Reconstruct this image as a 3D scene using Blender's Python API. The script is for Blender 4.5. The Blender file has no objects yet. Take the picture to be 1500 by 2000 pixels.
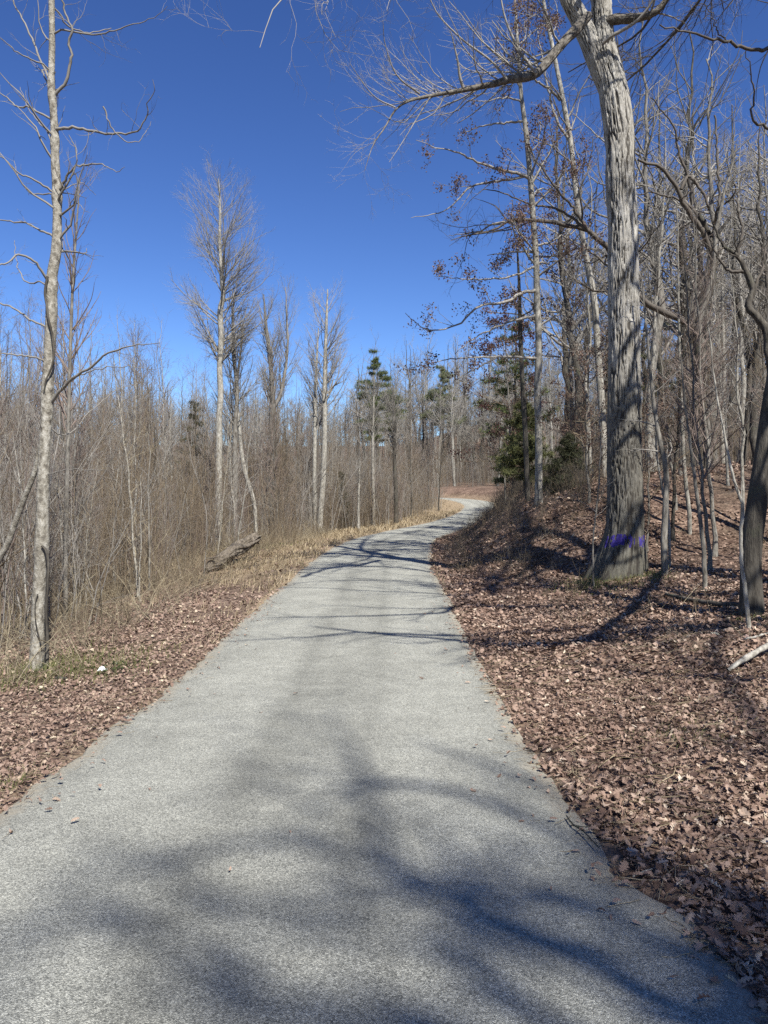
import bpy, math
import numpy as np
from mathutils import Vector
SC = bpy.context.scene
COL = SC.collection
PI = math.pi
RNG = np.random.default_rng(7)

# ------------------------------------------------------------------ camera
F = 1444.0                     # focal length in photo pixels
CAMZ = 1.6
cam_d = bpy.data.cameras.new('camera')
cam_d.sensor_fit = 'VERTICAL'; cam_d.sensor_height = 36.0; cam_d.sensor_width = 27.0
cam_d.lens = 26.0; cam_d.clip_start = 0.05; cam_d.clip_end = 2000
cam = bpy.data.objects.new('camera', cam_d); COL.objects.link(cam)
cam.location = (0, 0, CAMZ); cam.rotation_euler = (math.radians(90), 0, 0)
SC.camera = cam

# ------------------------------------------------------------------ sun and sky
SUN_AZ, SUN_EL = math.radians(25), math.radians(49)      # azimuth: right of straight behind the camera
S = np.array([math.sin(SUN_AZ) * math.cos(SUN_EL), -math.cos(SUN_AZ) * math.cos(SUN_EL), math.sin(SUN_EL)])
world = bpy.data.worlds.new('World'); SC.world = world; world.use_nodes = True
wn = world.node_tree; wn.nodes.clear()
sky = wn.nodes.new('ShaderNodeTexSky'); sky.sky_type = 'NISHITA'; sky.sun_disc = False
sky.sun_elevation = SUN_EL; sky.sun_rotation = PI - SUN_AZ
sky.altitude = 300; sky.air_density = 1.0; sky.dust_density = 0.05; sky.ozone_density = 3.0
hs = wn.nodes.new('ShaderNodeHueSaturation'); hs.inputs['Saturation'].default_value = 1.13
gm = wn.nodes.new('ShaderNodeGamma'); gm.inputs[1].default_value = 1.3
gn = wn.nodes.new('ShaderNodeMix'); gn.data_type = 'RGBA'; gn.blend_type = 'MULTIPLY'; gn.inputs[0].default_value = 1; gn.inputs[7].default_value = (.98, 1.02, 1.0, 1)
hs.inputs['Hue'].default_value = 0.512
bg = wn.nodes.new('ShaderNodeBackground'); bg.inputs['Strength'].default_value = 0.05
wo = wn.nodes.new('ShaderNodeOutputWorld')
wn.links.new(sky.outputs[0], hs.inputs['Color']); wn.links.new(hs.outputs[0], gm.inputs[0]); wn.links.new(gm.outputs[0], gn.inputs[6]); wn.links.new(gn.outputs[2], bg.inputs[0])
wn.links.new(bg.outputs[0], wo.inputs[0])
sun_d = bpy.data.lights.new('sun', 'SUN'); sun_d.energy = 5.0; sun_d.angle = math.radians(0.53)
sun_d.color = (1.0, 0.975, 0.93)
sun = bpy.data.objects.new('sun', sun_d); COL.objects.link(sun)
sun.rotation_euler = Vector(S).to_track_quat('Z', 'Y').to_euler()
sun.location = (20, -30, 40)
SC.view_settings.view_transform = 'Standard'; SC.view_settings.look = 'None'
SC.view_settings.exposure = 0.98; SC.view_settings.gamma = 1.0
SC.view_settings.use_curve_mapping = False
SC.render.engine = 'CYCLES'
SC.cycles.max_bounces = 6; SC.cycles.diffuse_bounces = 3
SC.cycles.use_denoising = False

# ------------------------------------------------------------------ helpers
def at(px, py, Y):
    """photo pixel at depth Y -> world point"""
    return ((px - 750) * Y / F, Y, CAMZ - (py - 1000) * Y / F)

def tag(o, label=None, cat=None, group=None, kind=None):
    if label: o['label'] = label
    if cat: o['category'] = cat
    if group: o['group'] = group
    if kind: o['kind'] = kind
    return o

def empty(name, loc, rz=0):
    o = bpy.data.objects.new(name, None); COL.objects.link(o)
    o.location = loc; o.rotation_euler = (0, 0, rz); o.empty_display_size = .3
    return o

def mesh_from(name, V, Fc, mat=None, smooth=True, attr=None, mats=None, mi=None):
    """V (n,3); Fc (m,k) index array, or a list of such arrays with different k"""
    me = bpy.data.meshes.new(name)
    if not isinstance(Fc, list): Fc = [Fc]
    Fc = [f for f in Fc if len(f)]
    V = np.asarray(V, dtype=np.float32)
    me.vertices.add(len(V)); me.vertices.foreach_set('co', V.ravel())
    tot = np.concatenate([np.full(len(f), f.shape[1], dtype=np.int32) for f in Fc])
    loops = np.concatenate([f.ravel() for f in Fc]).astype(np.int32)
    me.loops.add(len(loops)); me.loops.foreach_set('vertex_index', loops)
    start = np.zeros(len(tot), dtype=np.int32); start[1:] = np.cumsum(tot)[:-1]
    me.polygons.add(len(tot)); me.polygons.foreach_set('loop_start', start)
    me.polygons.foreach_set('loop_total', tot)
    me.polygons.foreach_set('use_smooth', np.full(len(tot), smooth))
    if mi is not None: me.polygons.foreach_set('material_index', mi.astype(np.int32))
    me.update(calc_edges=True)
    if attr:
        for k, v in attr.items():
            a = me.attributes.new(k, 'FLOAT', 'POINT'); a.data.foreach_set('value', np.asarray(v, dtype=np.float32))
    if mat: me.materials.append(mat)
    if mats:
        for m in mats: me.materials.append(m)
    return me

def link(name, me, parent=None, loc=(0, 0, 0)):
    o = bpy.data.objects.new(name, me); COL.objects.link(o); o.location = loc
    if parent: o.parent = parent
    return o

# ---- value noise in numpy
def _h(ix, iy, iz):
    n = (ix.astype(np.int64) * 374761393 + iy.astype(np.int64) * 668265263 + iz.astype(np.int64) * 2147483647) & 0xffffffff
    n = ((n ^ (n >> 13)) * 1274126177) & 0xffffffff
    n = (n ^ (n >> 16)) & 0xffff
    return n / 65535.0
def vnoise(x, y, z=None):
    if z is None: z = np.zeros_like(x)
    fx, fy, fz = np.floor(x), np.floor(y), np.floor(z)
    u, v, w = x - fx, y - fy, z - fz
    u, v, w = [t * t * (3 - 2 * t) for t in (u, v, w)]
    ix, iy, iz = fx.astype(int), fy.astype(int), fz.astype(int)
    r = 0
    for a in (0, 1):
        for b in (0, 1):
            for c in (0, 1):
                r = r + _h(ix + a, iy + b, iz + c) * (u if a else 1 - u) * (v if b else 1 - v) * (w if c else 1 - w)
    return r
def fbm(x, y, z=None, o=3):
    r, a, s = 0, 0.5, 0
    for i in range(o):
        r = r + a * vnoise(x * 2 ** i + 17 * i, y * 2 ** i + 5 * i, None if z is None else z * 2 ** i); s += a; a *= .5
    return r / s
def sstep(a, b, x):
    t = np.clip((x - a) / (b - a), 0, 1); return t * t * (3 - 2 * t)

# ------------------------------------------------------------------ road line and terrain
RP = np.array([  # Y, X, Z of the road centre line
    (-60, -.9, .0), (-20, -.6, .15), (-5, -.2, .1), (0, -.35, .03), (2.4, -.465, .007), (3.3, -.585, -.09), (4.05, -.552, -.115), (5.4, -.585, -.18), (6.9, -.55, -.215),
    (8.3, -.55, -.215), (10, -.555, -.155), (11.8, -.515, -.1), (13.6, -.47, -.045), (17, -.45, .05), (20.2, -.4, .13),
    (24.5, -.14, .34), (30, .45, .50), (36, 1.85, .68), (44, 3.95, .88), (50, 5.6, 1.14), (56, 7.15, 1.48),
    (62, 8.3, 1.86), (68, 8.9, 2.30), (74, 8.3, 2.75), (79, 6.4, 3.08), (82.5, 3, 3.28), (84.5, -3, 3.42), (85.5, -14, 3.55), (87, -40, 3.7), (91, -160, 4.0)])
def catmull(P, n):
    P = np.asarray(P, float)
    d = np.r_[0, np.cumsum(np.maximum(np.linalg.norm(np.diff(P[:, :3], axis=0), axis=1), 1e-6) ** .5)]
    T = np.linspace(0, d[-1], n * 4)
    m = np.zeros_like(P)
    m[1:-1] = (P[2:] - P[:-2]) / (d[2:] - d[:-2])[:, None]
    m[0] = (P[1] - P[0]) / (d[1] - d[0]); m[-1] = (P[-1] - P[-2]) / (d[-1] - d[-2])
    i = np.clip(np.searchsorted(d, T, side='right') - 1, 0, len(P) - 2)
    h = (d[i + 1] - d[i])[:, None]; t = ((T - d[i])[:, None]) / h
    h00 = 2 * t ** 3 - 3 * t ** 2 + 1; h10 = t ** 3 - 2 * t ** 2 + t; h01 = -2 * t ** 3 + 3 * t ** 2; h11 = t ** 3 - t ** 2
    Q = h00 * P[i] + h10 * h * m[i] + h01 * P[i + 1] + h11 * h * m[i + 1]
    s = np.r_[0, np.cumsum(np.linalg.norm(np.diff(Q[:, :3], axis=0), axis=1))]
    u = np.linspace(0, s[-1], n)
    return np.stack([np.interp(u, s, Q[:, k]) for k in range(Q.shape[1])], 1)
RC = catmull(RP[:, [1, 0, 2]], 1400)               # x, y, z evenly spaced
kz = np.ones(25) / 25
RC[12:-12, 2] = np.convolve(RC[:, 2], kz, 'same')[12:-12] * .5 + RC[12:-12, 2] * .5
RT = np.gradient(RC[:, :2], axis=0); RT /= np.linalg.norm(RT, axis=1)[:, None]
RCs = RC[::4]; RTs = RT[::4]
HW = 1.7

def road_coords(x, y):
    """signed distance to the centre line (right positive) and blended road height"""
    x = np.asarray(x, float).ravel(); y = np.asarray(y, float).ravel()
    D = np.empty(len(x)); Z = np.empty(len(x)); SY = np.empty(len(x))
    for a in range(0, len(x), 20000):
        xa, ya = x[a:a + 20000], y[a:a + 20000]
        dx = xa[:, None] - RCs[None, :, 0]; dy = ya[:, None] - RCs[None, :, 1]
        d2 = dx * dx + dy * dy
        i = d2.argmin(1); r = np.arange(len(xa))
        side = np.sign(dx[r, i] * RTs[i, 1] - dy[r, i] * RTs[i, 0])
        ap = dx[r, i] * RTs[i, 0] + dy[r, i] * RTs[i, 1]        # along-line offset from the sample
        dm = np.sqrt(np.maximum(d2[r, i] - ap * ap, 0))
        w = 1 / (d2 + .02 + (d2[r, i] * .05)[:, None]) ** 4
        Z[a:a + 20000] = (w * RCs[None, :, 2]).sum(1) / w.sum(1)
        SY[a:a + 20000] = RCs[i, 1]
        D[a:a + 20000] = side * dm
    return D, Z, SY

def terrain(x, y, rough=True):
    shp = np.shape(x)
    x = np.asarray(x, float).ravel(); y = np.asarray(y, float).ravel()
    d, zr, sy = road_coords(x, y)
    # right side: low ditch edge, then a bank that is gentle near the camera and steep from 18 m on
    k = sstep(14.3, 19.5, y)
    e = d - HW
    gentle = .05 * sstep(0, .8, e) + .15 * np.maximum(e - .9, 0) - .055 * np.maximum(e - 4.5, 0)
    steep = 1.75 * sstep(.35, 3.4, e) + .085 * np.maximum(e - 3.4, 0) + .45 * sstep(2.4, 5.2, e)
    far = sstep(60, 78, y) * sstep(0, 1, d)
    steep = steep * (1 - far) + far * (1.1 * sstep(.5, 4, e) + .075 * np.maximum(e - 3, 0))
    right = gentle * (1 - k) + steep * k
    right = np.minimum(right, 9 + .02 * e)
    # left side: leafy verge, then falls away into the thicket
    f = -e - 2 * HW
    fall = .55 + .45 * sstep(9, 3, y) * 0
    wv = 1.5 + 1.2 * sstep(14, 24, y)
    left = -.03 * sstep(0, 1, f) - .06 * np.maximum(f, 0).clip(0, 2.5) - fall * sstep(wv, wv + 4.5, f) - .06 * np.maximum(f - 8, 0).clip(0, 60)
    z = zr + np.where(d > 0, right, left)
    z = z - .035 * sstep(HW + .02, HW - .12, np.abs(d))
    z = z + (6.5 + 6 * sstep(0, 30, x)) * sstep(104, 190, y)
    if rough:
        off = sstep(HW + .1, HW + 1.2, np.abs(d))
        z = z + off * (.10 * (fbm(x * .9, y * .9) - .5) + .05 * (fbm(x * 3.1, y * 3.1) - .5) + .45 * sstep(3, 12, np.abs(e)) * (fbm(x * .15, y * .15) - .5))
        z = z + off * .03 * (fbm(x * 9, y * 9) - .5)
    return z.reshape(shp)
def tz(x, y): return float(terrain(np.array([x]), np.array([y]))[0])

# ------------------------------------------------------------------ materials
class NB:
    def __init__(s, name):
        s.m = bpy.data.materials.new(name); s.m.use_nodes = True; s.t = s.m.node_tree; s.t.nodes.clear()
        s.out = s.n('OutputMaterial'); s.b = s.n('BsdfPrincipled'); s.l(s.b.outputs[0], s.out.inputs[0])
        s.b.inputs['Specular IOR Level'].default_value = .25
    def n(s, ty, **kw):
        nd = s.t.nodes.new('ShaderNode' + ty)
        for k, v in kw.items():
            if k in nd.inputs: nd.inputs[k].default_value = v
            else: setattr(nd, k, v)
        return nd
    def l(s, a, b): s.t.links.new(a, b)
    def coord(s, scale=(1, 1, 1), kind='Object'):
        c = s.n('TexCoord'); mp = s.n('Mapping'); mp.inputs['Scale'].default_value = scale
        s.l(c.outputs[kind], mp.inputs[0]); return mp.outputs[0]
    def noise(s, scale, vec, detail=3, rough=.6):
        n = s.n('TexNoise'); n.inputs['Scale'].default_value = scale; n.inputs['Detail'].default_value = detail
        n.inputs['Roughness'].default_value = rough; s.l(vec, n.inputs['Vector']); return n.outputs['Fac']
    def voro(s, scale, vec, out='Distance', feature='F1'):
        n = s.n('TexVoronoi'); n.feature = feature; n.inputs['Scale'].default_value = scale; s.l(vec, n.inputs['Vector']); return n.outputs[out]
    def ramp(s, fac, stops, interp='LINEAR'):
        r = s.n('ValToRGB'); cr = r.color_ramp; cr.interpolation = interp
        while len(cr.elements) < len(stops): cr.elements.new(.5)
        for e, (p, c) in zip(cr.elements, stops):
            e.position = p; e.color = (*c, 1) if len(c) == 3 else c
        s.l(fac, r.inputs[0]); return r.outputs[0]
    def mix(s, f, a, b, blend='MIX'):
        m = s.n('Mix'); m.data_type = 'RGBA'; m.blend_type = blend
        for k, v in ((0, f), (6, a), (7, b)):
            if hasattr(v, 'links') or hasattr(v, 'is_linked'): s.l(v, m.inputs[k])
            elif isinstance(v, (int, float)): m.inputs[k].default_value = v
            else: m.inputs[k].default_value = (*v, 1)
        return m.outputs[2]
    def math(s, op, a, b=None):
        m = s.n('Math'); m.operation = op
        for k, v in ((0, a), (1, b)):
            if v is None: continue
            if isinstance(v, (int, float)): m.inputs[k].default_value = v
            else: s.l(v, m.inputs[k])
        return m.outputs[0]
    def bump(s, h, dist, strength=1.0):
        b = s.n('Bump'); b.inputs['Distance'].default_value = dist; b.inputs['Strength'].default_value = strength
        s.l(h, b.inputs['Height']); s.l(b.outputs[0], s.b.inputs['Normal'])
    def col(s, c, rough=.9):
        if isinstance(c, tuple): s.b.inputs['Base Color'].default_value = (*c, 1)
        else: s.l(c, s.b.inputs['Base Color'])
        s.b.inputs['Roughness'].default_value = rough
        return s.m
    def attr(s, name):
        a = s.n('Attribute'); a.attribute_name = name; return a.outputs['Fac']
    def rand(s): return s.n('ObjectInfo').outputs['Random']

def bark_mat(name, lo, hi, dark, freq=14, stretch=.22, bumpd=.012, moss=None, var=.35):
    b = NB(name); v = b.coord((1, 1, stretch)); v1 = b.coord()
    n1 = b.noise(freq, v, 4, .65); n2 = b.noise(2.2, v1, 3, .6); n3 = b.noise(freq * 4, v, 2, .7)
    c = b.ramp(n1, [(.32, dark), (.46, lo), (.7, hi)])
    c = b.mix(b.ramp(n2, [(.4, (0, 0, 0)), (.62, (1, 1, 1))]), c, b.mix(.5, c, lo), 'MIX')
    if moss: c = b.mix(b.ramp(n2, [(.56, (0, 0, 0)), (.72, (.6, .6, .6))]), c, moss)
    k = b.math('MULTIPLY_ADD', b.rand(), var); k.node.inputs[2].default_value = 1 - var * .6
    cc = b.n('Combine' 'XYZ'); [b.l(k, cc.inputs[i]) for i in range(3)]
    c = b.mix(1.0, c, cc.outputs[0], 'MULTIPLY')
    b.bump(b.math('ADD', n1, b.math('MULTIPLY', n3, .3)), bumpd)
    return b.col(c)
M = {}
M['bark_pale'] = bark_mat('bark_pale', (.21, .195, .16), (.43, .405, .35), (.07, .06, .05), 16, .45, .008)
M['bark_grey'] = bark_mat('bark_grey', (.125, .113, .093), (.28, .26, .22), (.045, .038, .03), 18, .25, .012)
M['bark_dark'] = bark_mat('bark_dark', (.055, .048, .038), (.125, .112, .09), (.018, .015, .012), 14, .2, .02, moss=(.09, .10, .06))
M['bark_limb'] = bark_mat('bark_limb', (.12, .105, .085), (.27, .245, .205), (.035, .03, .024), 16, .5, .02)
M['bark_poplar'] = bark_mat('bark_poplar', (.21, .19, .15), (.47, .445, .38), (.06, .05, .04), 17, .7, .016)
M['bark_log'] = bark_mat('bark_log', (.14, .115, .085), (.27, .23, .18), (.04, .033, .026), 12, .3, .03)
def twig_mat(name, a, bb, var=.3):
    b = NB(name); v = b.coord()
    c = b.mix(b.noise(5, v, 2), a, bb)
    k = b.math('MULTIPLY_ADD', b.rand(), var); k.node.inputs[2].default_value = 1 - var * .5
    cc = b.n('CombineXYZ'); [b.l(k, cc.inputs[i]) for i in range(3)]
    return b.col(b.mix(1.0, c, cc.outputs[0], 'MULTIPLY'), .75)
M['twig_grey'] = twig_mat('twig_grey', (.155, .14, .118), (.27, .25, .215))
M['twig_brown'] = twig_mat('twig_brown', (.092, .067, .042), (.19, .15, .098))
M['twig_red'] = twig_mat('twig_red', (.12, .088, .072), (.20, .158, .13))
M['twig_tan'] = twig_mat('twig_tan', (.17, .14, .088), (.30, .255, .17))
M['twig_dark'] = twig_mat('twig_dark', (.048, .04, .032), (.11, .093, .073))
def leaf_mat(name, stops, rough=.8, trans=.15):
    b = NB(name); t = b.attr('tint'); v = b.coord()
    c = b.ramp(t, stops)
    c = b.mix(b.math('MULTIPLY', b.noise(60, v, 2), .5), c, b.mix(.6, c, (.05, .035, .025)))
    b.col(c, rough)
    tr = b.n('BsdfTranslucent'); b.l(c, tr.inputs[0])
    ms = b.n('MixShader'); ms.inputs[0].default_value = trans
    b.l(b.b.outputs[0], ms.inputs[1]); b.l(tr.outputs[0], ms.inputs[2]); b.l(ms.outputs[0], b.out.inputs[0])
    return b.m
M['litter'] = leaf_mat('fallen_leaves', [(0, (.06, .038, .028)), (.22, (.15, .095, .068)), (.5, (.255, .172, .128)), (.78, (.345, .25, .19)), (.93, (.42, .33, .23)), (1, (.54, .45, .32))], .72, .1)
M['litter_right'] = leaf_mat('fallen_oak_leaves', [(0, (.06, .036, .026)), (.2, (.145, .088, .062)), (.5, (.265, .178, .13)), (.75, (.38, .27, .20)), (.92, (.48, .37, .27)), (1, (.62, .51, .38))], .72, .1)
M['brown_leaf'] = leaf_mat('withered_leaves', [(0, (.09, .05, .036)), (.5, (.18, .112, .082)), (1, (.31, .22, .16))], .7, .3)
M['wine_leaf'] = leaf_mat('dark_red_withered_leaves', [(0, (.055, .022, .022)), (.6, (.105, .045, .04)), (1, (.17, .085, .065))], .7, .3)
M['needle'] = leaf_mat('pine_needles', [(0, (.04, .058, .022)), (.5, (.105, .135, .048)), (1, (.21, .23, .08))], .6, .25)
M['needle_yellow'] = leaf_mat('yellow_green_needles', [(0, (.045, .055, .02)), (.5, (.115, .125, .045)), (1, (.23, .23, .09))], .6, .3)
M['needle_pale'] = leaf_mat('pale_far_needles', [(0, (.08, .095, .05)), (.5, (.16, .18, .09)), (1, (.27, .28, .14))], .7, .3)
M['cedar'] = leaf_mat('cedar_foliage', [(0, (.018, .024, .012)), (.5, (.04, .048, .02)), (1, (.085, .085, .04))], .7, .2)
M['straw'] = leaf_mat('dry_grass_blades', [(0, (.17, .125, .072)), (.5, (.33, .26, .155)), (1, (.52, .43, .28))], .7, .25)
M['green_grass'] = leaf_mat('green_grass_blades', [(0, (.05, .065, .02)), (.5, (.13, .15, .045)), (1, (.3, .29, .12))], .7, .25)
M['green_leaf'] = leaf_mat('green_leaves', [(0, (.02, .035, .012)), (1, (.07, .10, .035))], .45, .2)

def ground_mat():
    b = NB('leaf_covered_ground'); v = b.coord()
    rd = b.attr('dist'); side = b.attr('side')
    cell = b.voro(16, v, 'Color'); sep = b.n('SeparateColor'); b.l(cell, sep.inputs[0])
    cell2 = b.voro(34, v, 'Color'); sep2 = b.n('SeparateColor'); b.l(cell2, sep2.inputs[0])
    mixv = b.math('MULTIPLY_ADD', sep.outputs[0], .55); b.l(b.math('MULTIPLY', sep2.outputs[1], .45), mixv.node.inputs[2])
    litL = b.ramp(mixv, [(0, (.055, .032, .024)), (.35, (.14, .09, .065)), (.6, (.23, .16, .115)), (.9, (.33, .25, .18)), (1, (.5, .4, .3))])
    litR = b.ramp(mixv, [(0, (.04, .025, .018)), (.35, (.12, .073, .05)), (.6, (.21, .14, .10)), (.9, (.32, .23, .165)), (1, (.46, .37, .27))])
    lit = b.mix(side, litL, litR)
    dk = b.ramp(b.noise(.8, v, 5, .7), [(.38, (.45, .42, .40)), (.62, (1, 1, 1))]); lit = b.mix(1.0, lit, dk, 'MULTIPLY')
    n = b.noise(1.3, v, 4, .6); n2 = b.noise(7, v, 4, .7); nf = b.noise(60, v, 3, .7)
    straw = b.ramp(nf, [(.3, (.10, .07, .045)), (.5, (.25, .185, .115)), (.72, (.40, .32, .20))])
    st = b.attr('straw')
    stm = b.math('MULTIPLY', st, b.math('ADD', .35, b.math('MULTIPLY', n2, 1.1)))
    c = b.mix(b.ramp(stm, [(.38, (0, 0, 0)), (.62, (1, 1, 1))]), lit, straw)
    gr = b.math('MULTIPLY', b.attr('green'), n2)
    c = b.mix(b.ramp(gr, [(.3, (0, 0, 0)), (.5, (.7, .7, .7))]), c, (.12, .13, .045))
    dirt = b.ramp(b.math('MULTIPLY', b.attr('wood'), n), [(.35, (0, 0, 0)), (.7, (.7, .7, .7))])
    c = b.mix(dirt, c, b.mix(nf, (.06, .045, .03), (.16, .12, .08)))
    dd = b.voro(16, v); b.bump(b.math('ADD', dd, b.math('MULTIPLY', nf, .6)), .03)
    return b.col(c, .9)
def road_mat():
    b = NB('worn_asphalt'); v = b.coord()
    ag = b.voro(210, v, 'Color'); sp = b.n('SeparateColor'); b.l(ag, sp.inputs[0])
    ag2 = b.voro(115, v, 'Color'); sp2 = b.n('SeparateColor'); b.l(ag2, sp2.inputs[0])
    big = b.noise(1.4, v, 6, .65); mid = b.noise(6, v, 4, .65); fine = b.noise(260, v, 2, .6); pat = b.noise(45, v, 4, .75)
    stone = b.ramp(sp.outputs[0], [(0, (.07, .07, .066)), (.25, (.20, .198, .185)), (.55, (.36, .352, .325)), (.85, (.52, .508, .465)), (1, (.72, .70, .64))])
    stone = b.mix(.35, stone, b.ramp(sp2.outputs[1], [(0, (.10, .10, .095)), (.5, (.34, .335, .31)), (1, (.6, .585, .54))]))
    gap = b.ramp(b.voro(210, v, 'Distance', 'F1'), [(.35, (0, 0, 0)), (.75, (1, 1, 1))])
    c = b.mix(b.math('MULTIPLY', gap, .55), stone, (.10, .098, .09))
    tone = b.math('MULTIPLY_ADD', big, .8); tone.node.inputs[2].default_value = .61
    tone2 = b.math('MULTIPLY_ADD', mid, .5); tone2.node.inputs[2].default_value = .75
    tone3 = b.math('MULTIPLY_ADD', pat, .95); tone3.node.inputs[2].default_value = .53
    t = b.math('MULTIPLY', tone, b.math('MULTIPLY', tone2, tone3))
    t = b.math('MULTIPLY', t, b.attr('wear'))
    cc = b.n('CombineXYZ'); [b.l(t, cc.inputs[i]) for i in range(3)]
    c = b.mix(1.0, c, cc.outputs[0], 'MULTIPLY'); c = b.mix(1.0, c, (.85, .855, .78), 'MULTIPLY')
    edge = b.math('MULTIPLY', b.attr('edge'), b.math('ADD', .12, b.noise(11, v, 6, .8)))
    c = b.mix(b.ramp(edge, [(.36, (0, 0, 0)), (.7, (.8, .8, .8))]), c, b.mix(fine, (.20, .17, .12), (.42, .37, .28)))
    b.bump(b.math('ADD', b.math('MULTIPLY', b.voro(210, v), -.6), b.math('ADD', b.math('MULTIPLY', fine, .3), b.math('MULTIPLY', mid, .8))), .006)
    return b.col(c, .85)

# ------------------------------------------------------------------ ground
def axis(lo, hi, pts):
    out = [lo]
    while out[-1] < hi:
        x = out[-1]; out.append(x + np.interp(x, [p[0] for p in pts], [p[1] for p in pts]))
    return np.array(out)
gx = axis(-260, 260, [(-260, 14), (-60, 3), (-16, .7), (-7, .17), (-4.6, .11), (5.5, .11), (9, .2), (16, .5), (60, 3), (260, 14)])
gy = axis(-70, 420, [(-70, 4), (-4, 1), (1, .11), (17, .12), (34, .25), (60, .6), (105, .8), (140, 3), (420, 20)])
GX, GY = np.meshgrid(gx, gy)
GZ = terrain(GX, GY)
nx, ny = len(gx), len(gy)
idx = np.arange(nx * ny).reshape(ny, nx)
quads = np.stack([idx[:-1, :-1], idx[:-1, 1:], idx[1:, 1:], idx[1:, :-1]], -1).reshape(-1, 4)
gd, gzr, gsy = road_coords(GX, GY)
gxr, gyr = GX.ravel(), GY.ravel()
ge = np.abs(gd) - HW
def straw_amount(d, x, y):
    e = np.abs(d) - HW
    L = d < 0
    s = np.where(L, sstep(9, 19, y) * sstep(5.5, 2.0, e) * (.55 + .45 * sstep(16, 26, y)) + .5 * sstep(.35, .0, e) + .8 * sstep(3.5, 5, e) * sstep(8, 5, e) * sstep(3, 8, y) + .9 * sstep(30, 42, y) * sstep(8, 4, e),
                 .45 * sstep(.25, 0, e) + .35 * sstep(30, 50, y) * sstep(4, 1, e) + .2 * sstep(64, 78, y))
    return np.clip(s, 0, 1.1)
gstraw = straw_amount(gd, gxr, gyr)
ggreen = np.exp(-(((gxr + 5.8) / 1.3) ** 2 + ((gyr - 29) / 3.0) ** 2)) * 1.2 + .35 * (gd < 0) * sstep(.5, .1, ge) + .7 * np.exp(-(((gxr + 4.1) / .8) ** 2 + ((gyr - 8.9) / 1.0) ** 2))
gme = mesh_from('ground', np.stack([gxr, gyr, GZ.ravel()], 1), quads, ground_mat(), True,
    dict(dist=gd, side=(gd > 0).astype(float), straw=gstraw, green=ggreen, wood=sstep(4, 7, ge)))
ground = link('ground', gme)
tag(ground, 'leaf covered ground rising to a bank on the right and falling to the thicket on the left', kind='structure')

# road ribbon
m = (RC[:, 1] > -45) & ((RC[:, 0] > -70) | (RC[:, 1] < 60))
cum = np.r_[0, np.cumsum(np.linalg.norm(np.diff(RC[:, :2], axis=0), axis=1))]
st = np.unique(np.r_[np.arange(cum[m][0], 40 + 45, .1), np.arange(85, cum[m][-1], .25)])
cx = np.interp(st, cum, RC[:, 0]); cy = np.interp(st, cum, RC[:, 1]); cz = np.interp(st, cum, RC[:, 2])
tx = np.gradient(cx); ty = np.gradient(cy); tl = np.hypot(tx, ty); nxr, nyr = ty / tl, -tx / tl
U = np.array([-1, -1, -.985, -.93, -.87, -.8, -.7, -.6, -.5, -.4, -.33, -.27, -.2, -.13, -.07, 0, .07, .13, .2, .27, .33, .4, .5, .6, .7, .8, .87, .93, .985, 1, 1])
eL = HW + .16 * (fbm(st * 1.1, st * 0 + 3) - .5) + .10 * (fbm(st * 5, st * 0 + 9) - .5)
eR = HW + .16 * (fbm(st * 1.1, st * 0 + 33) - .5) + .10 * (fbm(st * 5, st * 0 + 39) - .5)
rows = []
for u in U:
    w = np.where(u < 0, eL, eR) * u
    rows.append(np.stack([cx + nxr * w, cy + nyr * w, cz + .012 * (1 - abs(u) ** 3)], 1))
R = np.stack(rows, 1)
R[:, 0, 2] -= .07; R[:, -1, 2] -= .07; R[:, 1, 2] -= .012; R[:, -2, 2] -= .012
R[:, 1:-1, 2] += .008 * (fbm(R[:, 1:-1, 0] * .8, R[:, 1:-1, 1] * .8) - .5)
ns, nu = R.shape[:2]
ii = np.arange(ns * nu).reshape(ns, nu)
rq = np.stack([ii[:-1, :-1], ii[:-1, 1:], ii[1:, 1:], ii[1:, :-1]], -1).reshape(-1, 4)
uu = np.broadcast_to(U, (ns, nu)).ravel()
# wheel tracks polished pale, darker seam in the middle and at the edges
trk = vnoise(st[:, None] * .35 + uu.reshape(ns, nu) * 2, uu.reshape(ns, nu) * 3 + 7).ravel()
wear = 1.0 - (.15 + .17 * trk) * np.exp(-((uu + .2) / .09) ** 2) - (.11 + .15 * (1 - trk)) * np.exp(-((uu - .27) / .08) ** 2) + .05 * np.exp(-((np.abs(uu) - .5) / .2) ** 2) - .09 * np.exp(-(uu / .14) ** 2) - .13 * sstep(.78, .97, np.abs(uu))
rme = mesh_from('road', R.reshape(-1, 3), rq, road_mat(), True, dict(wear=wear, edge=sstep(.78, 1.0, np.abs(uu))))
road = link('road', rme)
tag(road, 'narrow grey asphalt road winding uphill between bare woods', kind='structure')

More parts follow.
